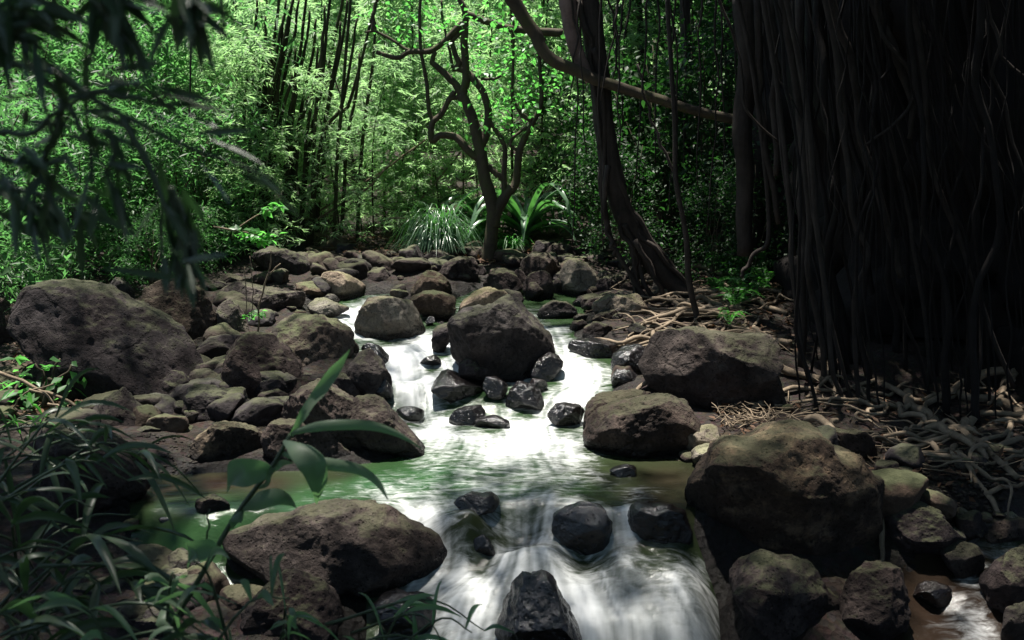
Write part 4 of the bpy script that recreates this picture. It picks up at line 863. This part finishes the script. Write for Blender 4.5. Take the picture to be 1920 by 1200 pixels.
for px, py, s in [(1380, 560, 1), (1420, 545, 1.1), (1350, 545, .9), (1455, 530, 1.1), (1395, 590, .8), (1480, 520, 1), (1375, 610, .7), (1430, 575, .8), (1405, 530, 1), (1340, 575, .6), (1365, 640, .5)]:
    p = at(px, py); put(ferns, p[0], p[1], s)
# strap leaved plants
def strap(px, py, Y, n, ln, wd, label, seed, rise=.75, mat='lily'):
    r = np.random.default_rng(seed); b = P(px, py, Y); b[2] = gz(b[0], b[1]); root = empty('strap_leaved_plant', b, label, 'plant')
    for k in range(n):
        a = r.uniform(0, 6.28); l = ln * r.uniform(.7, 1.15); u = r.uniform(.25, 1)
        o = np.array((cos(a), sin(a), 0)); pts = [np.zeros(3), o * l * .15 + np.array((0, 0, l * rise * .6 * u)), o * l * .45 + np.array((0, 0, l * rise * u)), o * l * .8 + np.array((0, 0, l * rise * .8 * u - .03)), o * l * 1.0 + np.array((0, 0, l * rise * .25 * u - .12))]
        g = Geo(); blade(g, np.array(pts) + np.array((0, 0, .05)), [wd * .6, wd, wd * 1.05, wd * .8, .004], 14, .3); g.build('leaf', M[mat], root)
strap(985, 452, 13.4, 46, 1.05, .10, 'large strap leaved plant with arching glossy leaves on top of the boulders', 7)
strap(905, 470, 13.8, 24, .85, .11, 'broad leaved plant half hidden behind the slim tree trunk', 8)
def tuft(px, py, Y, n, ln, wd, label, seed, mat, name='grass_tuft', up=.8):
    r = np.random.default_rng(seed); b = P(px, py, Y); b[2] = gz(b[0], b[1]); g = Geo()
    for k in range(n):
        a = r.uniform(0, 6.28); l = ln * r.uniform(.55, 1.2); o = np.array((cos(a), sin(a), 0)); u = up * r.uniform(.4, 1.1); s0 = r.normal(0, ln * .12, 3) * (1, 1, 0)
        blade(g, b + s0 + np.array([(0, 0, -.02), o * l * .25 + (0, 0, l * u * .7), o * l * .6 + (0, 0, l * u * .75), o * l + (0, 0, l * u * .1)]), [wd, wd, wd * .7, .002], 8, .25)
    tag(g.build(name, M[mat], None, b), label, 'grass')
tuft(826, 500, 12.8, 420, .62, .016, 'bushy tuft of fine drooping grass left of the slim tree, grey green below', 9, 'lily', up=1.15)
tuft(880, 485, 13.3, 160, .35, .018, 'low bright grass around the foot of the strap leaved plants', 10, 'bright')
tuft(960, 490, 13.0, 120, .32, .018, 'low grass between the slim tree and the knobbly boulder', 11, 'bright')
tuft(640, 555, 11.2, 40, .16, .008, 'thin dead grass on the mossy rocks at the stream head', 12, 'stick')
# fallen leaves and twigs
def litter(boxes, n, nm, lb):
    g = Geo(); B = []
    for _ in range(n):
        (x0, y0), (x1, y1) = boxes[rng.integers(len(boxes))]; p = at(rng.uniform(x0, x1), rng.uniform(y0, y1)); B.append((p[0], p[1], gz(p[0], p[1]) + .02 + .03 * rng.random()))
    d = rng.normal(0, 1, (n, 3)); d[:, 2] *= .35; leaves(g, np.array(B), d, rng.uniform(.05, .13, n), rng.uniform(.02, .045, n), rng, 0); tag(g.build(nm, M['litter']), lb, 'litter', None, 'stuff')
litter([((860, 470), (1010, 515)), ((600, 470), (800, 500)), ((1300, 535), (1510, 690)), ((1330, 780), (1930, 950)), ((20, 650), (250, 830))], 1700, 'fallen_leaves', 'brown fallen leaves on the forest floor')
def twigs(boxes, n, nm, lb, l0=.1, l1=.35, kind='stuff'):
    g = Geo()
    for k in range(n):
        (x0, y0), (x1, y1) = boxes[rng.integers(len(boxes))]; p = at(rng.uniform(x0, x1), rng.uniform(y0, y1)); l = rng.uniform(l0, l1); a = rng.uniform(0, 6.28); e = np.array((cos(a) * l, sin(a) * l, rng.uniform(-.02, .08)))
        c = np.array((p[0], p[1], gz(p[0], p[1]) + .03)); tube(g, [c, c + e * .5 + rng.normal(0, .015, 3), c + e], [.006, .005, .003], 6, 4, 0, k)
    tag(g.build(nm, M['stick']), lb, 'twigs', None, kind)
twigs([((1345, 798), (1450, 835))], 90, 'twig_heap', 'heap of broken twigs beside the pale egg shaped rock', .08, .25)
twigs([((1300, 540), (1510, 690)), ((1460, 760), (1900, 930)), ((590, 470), (800, 505)), ((20, 680), (170, 800)), ((270, 845), (380, 890))][:4], 240, 'fallen_twigs', 'fallen twigs on the forest floor', .1, .5)
STK = [("-10,695 60,722 110,745 168,776", 'long dead branch lying against the biggest left boulder', 7.1, 4), ("55,730 95,745 125,790 138,812", 'forked dead twig under the long dead branch', 7.0, 2.5), ("90,757 125,765 155,790", 'pale straight twig beside the forked dead twig', 6.9, 2.5), ("20,775 45,740 100,720", 'thin bent twig at the near end of the long dead branch', 7.0, 2), ("545,552 549,570 553,600", 'pale stick leaning on the long brown boulder', 10.2, 3.5), ("450,590 465,615 478,636", 'brown stick slanting between the mossy stones', 9.3, 3), ("545,660 555,675 570,690", 'thin white root dangling on the green mossy boulder', 8.3, 1.5), ("1200,640 1170,630 1145,648", 'pale stick across the stones of the far channel', 9.2, 3)]
for t_, lb, Y, r in STK:
    g = Geo(); pts = px3(t_, Y); tube(g, pts, [pxr(r, Y), pxr(r * .7, Y)], 14, 6, .2, 5, .03); tag(g.build('dead_stick', M['stick'], None, pts[0]), lb, 'stick')
sb = P(483, 640, 9.0); sp_ = empty('sprouting_sapling', sb, 'bare brown sapling sprouting one tuft of fresh leaves between the mossy stones', 'sapling')
stem('stem', M['stick'], sp_, sb, [("482,640 484,610 488,560 500,520 507,490 508,470", 2.2, 1.4), ("503,515 515,505 526,494", 1.6, 1.2), ("460,600 461,560 459,500", 1.1, .9), ("471,600 474,540 468,480", 1.1, .9)], 9.0, 5, .02)
g = Geo(); B = cloud([P(x, y, 9.0) for x, y in ((475, 588), (485, 590), (466, 592), (492, 586))], 26, (.03, .03, .015), rng); leaves(g, B, rdir(26, rng), .06, .04, rng); g.build('foliage', M['bright'], sp_, sb)
g = Geo(); B = cloud([P(x, y, 11.0) for x, y in ((460, 432), (480, 440), (495, 445), (470, 438), (505, 448), (520, 385), (500, 395))], 90, (.06, .05, .03), rng)
leaves(g, B, rdir(90, rng), .12, .07, rng); lt = empty('leafy_twig', P(400, 425, 11), 'twig of bright broad leaves hanging over the big shadowed boulder', 'twig'); stem('twig', M['stick'], lt, P(400, 425, 11), [('400,425 440,432 480,440 510,450', 2, 1), ('440,432 480,405 525,385', 1.5, 1)], 11, 5); g.build('foliage', M['bright'], lt, P(400, 425, 11))

# ------------------------------------------------------------------ near plants
def near_blades(root_name, label, cat, px, py, Y, n, lmin, lmax, w, ang, seed, mat='shade', droop=.35, spread=.5, stalks=6, thick=.5):
    """a leafy bush of long blades growing from stalks"""
    r = np.random.default_rng(seed); b = P(px, py, Y); root = empty(root_name, b, label, cat); gs = Geo(); g = Geo()
    for s in range(stalks):
        a = r.normal(ang, spread); l = r.uniform(.12, .36); p0 = b + r.normal(0, .1, 3) * (1, 1, .5); d = np.array((cos(a), r.normal(0, .5), sin(a)))
        pts = [p0 - d * .2 - np.array((0, 0, .15)), p0 + d * l * .4, p0 + d * l + np.array((0, 0, -.08))]; tube(gs, pts, [.006, .004, .002], 10, 5, 0, s); c = spline(pts, 20)
        for k in range(n // stalks):
            q = c[r.integers(3, 20)]; a2 = a + r.normal(0, .75); dd = np.array((cos(a2), r.normal(0, .6), sin(a2) * .8)); dd /= np.linalg.norm(dd); ll = r.uniform(lmin, lmax)
            blade(g, [q, q + dd * ll * .35 + (0, 0, .01), q + dd * ll * .7 - np.array((0, 0, ll * droop * .3)), q + dd * ll - np.array((0, 0, ll * droop))], [w * .35, w, w * .8, .001], 8, .3, r.normal(0, 1, 3), r.normal(0, .6))
    gs.build('stems', M['shade'], root, b); g.build('foliage', M[mat], root, b)
near_blades('bamboo_bush', 'dark near bush of long narrow leaves spreading over the still pool', 'bush', 5, 1040, 2.5, 40, .14, .32, .030, .25, 201, spread=.55, stalks=12)
near_blades('bamboo_bush', 'dark narrow leaved bush in the bottom corner of the near bank', 'bush', 30, 1150, 2.2, 56, .12, .28, .030, .35, 202, spread=.7, stalks=12)
near_blades('bamboo_bush', 'pale tipped narrow leaved twigs beside the mossy boulder of the still pool', 'bush', 0, 860, 2.8, 45, .12, .30, .022, .05, 203, spread=.35, stalks=9)
near_blades('bamboo_bush', 'low green blades in front of the ginger stem foot', 'bush', 230, 1210, 2.1, 40, .08, .22, .022, .9, 204, 'ginger', spread=.8, stalks=8)
near_blades('grass_clump', 'green grass blades in front of the dark rounded boulder', 'grass', 600, 1225, 2.6, 18, .10, .27, .020, 1.2, 205, 'ginger', spread=.55, stalks=6)
near_blades('grass_clump', 'pale drooping blades beside the white water at the bottom', 'grass', 690, 1185, 2.7, 18, .10, .22, .018, .1, 206, 'lily', spread=.45, stalks=5)
near_blades('bamboo_bush', 'small leafy sprig on top of the mossy boulder by the dead branch', 'bush', 70, 800, 6.6, 40, .08, .2, .02, .8, 207, 'fern', spread=.8, stalks=8)
# ginger stem, traced
gb = P(320, 1195, 2.3); gin = empty('ginger_plant', gb, 'leaning ginger stem with large drooping green leaves in front of the pool', 'plant'); GYD = 2.3
stem('stem', M['shade'], gin, gb, [("318,1200 330,1160 365,1100 405,1030 440,970 480,915 510,875 528,845 545,815", 6.5, 4.5)], GYD, 8)
GL = [("533,826 560,838,-.05 585,870,-.08 597,910,-.06 594,945,0", [.012, .06, .072, .05, .003], (1, .2, .1)), ("545,818 570,775 600,735,.03 630,690,.04 656,655,.02", [.01, .024, .034, .030, .002], (1, .2, .4)),
      ("545,812 590,800,-.05 640,796,-.05 700,798,.0 750,815,.05 792,842,.1", [.01, .026, .028, .026, .016, .002], (0, .4, 1)), ("530,850 570,862,-.04 620,870,-.04 670,878,0 705,900,.02 728,938,.0", [.012, .03, .034, .03, .022, .002], (0, .5, 1)),
      ("508,880 490,883,-.04 460,885,-.08 438,890,-.06 426,925,-.02", [.014, .05, .075, .06, .003], (.1, .3, 1)), ("484,915 500,905,-.03 515,878 530,868,0 552,868,.04", [.008, .02, .022, .018, .002], (.2, .3, 1)),
      ("455,955 480,940,-.05 520,932,-.05 545,938,0 556,952,.04", [.012, .05, .045, .03, .003], (.1, .3, 1)), ("455,955 445,970,-.03 440,980,-.04 436,992,0", [.01, .03, .03, .003], (1, .2, 0)),
      ("408,1028 385,1028,-.04 362,1035,-.06 352,1065,-.03", [.014, .055, .06, .003], (.2, .3, 1)), ("330,1160 310,1140 300,1165,-.05 330,1185,-.05", [.01, .03, .03, .003], (.5, .3, .5))]
for t_, wd, sd in GL:
    g = Geo(); blade(g, px3(t_, GYD), wd, 18, .35, sd, .15); g.build('leaf', M['ginger'], gin, gb)
tw = P(388, 1020, 2.35); g = Geo(); tube(g, px3("388,1022 387,1000 391,985 388,970 393,955", 2.35), [.003, .0025, .002], 16, 5, .4, 3, .006); tag(g.build('dry_twig', M['shade'], None, tw), 'thin dry curled twig hanging beside the ginger stem', 'twig')
# overhanging branches at the upper left, close to the camera
def near_branch(label, traces, Y, n, ln, w, seed, hang=.8, cat='branch', fall=.3):
    r = np.random.default_rng(seed); pts0 = px3(traces[0], Y); root = empty('overhanging_branch', pts0[0], label, cat); gs = Geo(); g = Geo()
    for t_ in traces:
        q = px3(t_, Y); tube(gs, q, [.006, .004, .0015], 18, 5, .1, 3, .01); c = spline(q, 40)
        for k in range(n):
            o = c[int(39 * r.uniform(.12, 1) ** .8)] + r.normal(0, .012, 3); tg = q[-1] - q[0]; tg = tg / np.linalg.norm(tg); d = tg * r.uniform(.3, 1) + r.normal(0, .45, 3) - np.array((0, 0, hang * r.uniform(.1, .8))); d /= np.linalg.norm(d); l = ln * r.uniform(.6, 1.2)
            blade(g, [o, o + d * l * .4, o + d * l * .75 - np.array((0, 0, l * fall * .4)), o + d * l - np.array((0, 0, l * fall))], [w * .3, w, w * .75, .001], 7, .3, r.normal(0, 1, 3))
    gs.build('twig', M['shade'], root, pts0[0]); g.build('foliage', M['shade'], root, pts0[0])
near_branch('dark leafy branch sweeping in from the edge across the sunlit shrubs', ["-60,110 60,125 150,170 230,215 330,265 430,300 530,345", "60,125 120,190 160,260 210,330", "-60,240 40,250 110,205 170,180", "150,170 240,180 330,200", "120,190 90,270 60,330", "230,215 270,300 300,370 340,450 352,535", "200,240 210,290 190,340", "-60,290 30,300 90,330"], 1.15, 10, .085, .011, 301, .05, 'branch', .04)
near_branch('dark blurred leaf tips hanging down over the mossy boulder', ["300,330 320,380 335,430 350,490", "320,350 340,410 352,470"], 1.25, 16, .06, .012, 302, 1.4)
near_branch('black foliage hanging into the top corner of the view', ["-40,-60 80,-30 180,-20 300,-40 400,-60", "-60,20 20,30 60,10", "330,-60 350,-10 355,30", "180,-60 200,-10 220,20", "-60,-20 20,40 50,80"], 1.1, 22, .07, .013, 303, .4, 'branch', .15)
near_branch('dark drooping twig over the undergrowth at the edge', ["-60,360 20,370 80,390 130,420", "-60,330 20,350 100,370 170,400"], 1.3, 14, .07, .014, 304, .8)
g = Geo(); pts = px3("357,-20 358,80 356,170 355,215", 9.0); tube(g, pts, [pxr(2, 9), pxr(1.5, 9)], 14, 5, .1, 2, .01); tag(g.build('hanging_vine', M['aerial'], None, pts[-1]), 'single straight vine hanging in front of the sunlit shrubs', 'vine')

# ------------------------------------------------------------------ unseen trees, crowns placed and shaped to shade the scene
def canopy(label, x, y, h, boxes, n, seed, mat='dark', L=.26):
    r = np.random.default_rng(seed); z = gz(x, y); root = empty('unseen_canopy_tree', (x, y, z), label, 'tree'); g = Geo()
    tube(g, [(x, y, z - .2), (x + .1, y, z + h * .5), (x, y, z + h)], [.3, .22, .12], 16, 9, .2, seed, .2); g.build('trunk', M['bark'], root, (x, y, z))
    g = Geo(); B = []
    for (x0, x1, y0, y1, z0, z1, d) in boxes:
        m = int(n * d); q = np.stack((r.uniform(x0, x1, m), r.uniform(y0, y1, m), r.uniform(z0, z1, m)), 1); B.append(q[vnoise(q * np.array((.8, .8, .4)), seed) > .40])
    B = np.concatenate(B); leaves(g, B, rdir(len(B), r), L, L * .55, r); g.build('crown', M[mat], root, (x, y, z))
canopy('unseen tall tree, crown shaped to shade the near bank from the left', -6.5, 3.0, 8, [(-10, -3.0, -2, 7.2, 5.2, 8, 1.0)], 10000, 401)
canopy('unseen tall tree, crown shaped to block sky light from behind the viewer', 1.5, -3.0, 8, [(-7, 5, -7, 5.0, 5.0, 8, .9), (-12, 12, -9, -5, 0.5, 7, .9)], 14000, 402)
canopy('unseen very tall tree, thin crown shaped to soften sunlight above the stream', 6.5, 16.0, 13, [(-5.5, 3.0, 8.0, 13.0, 10.5, 14, .5), (-5.0, 3.0, 2.5, 8.0, 10.5, 14, 1.15)], 13000, 403, 'dark', .15)
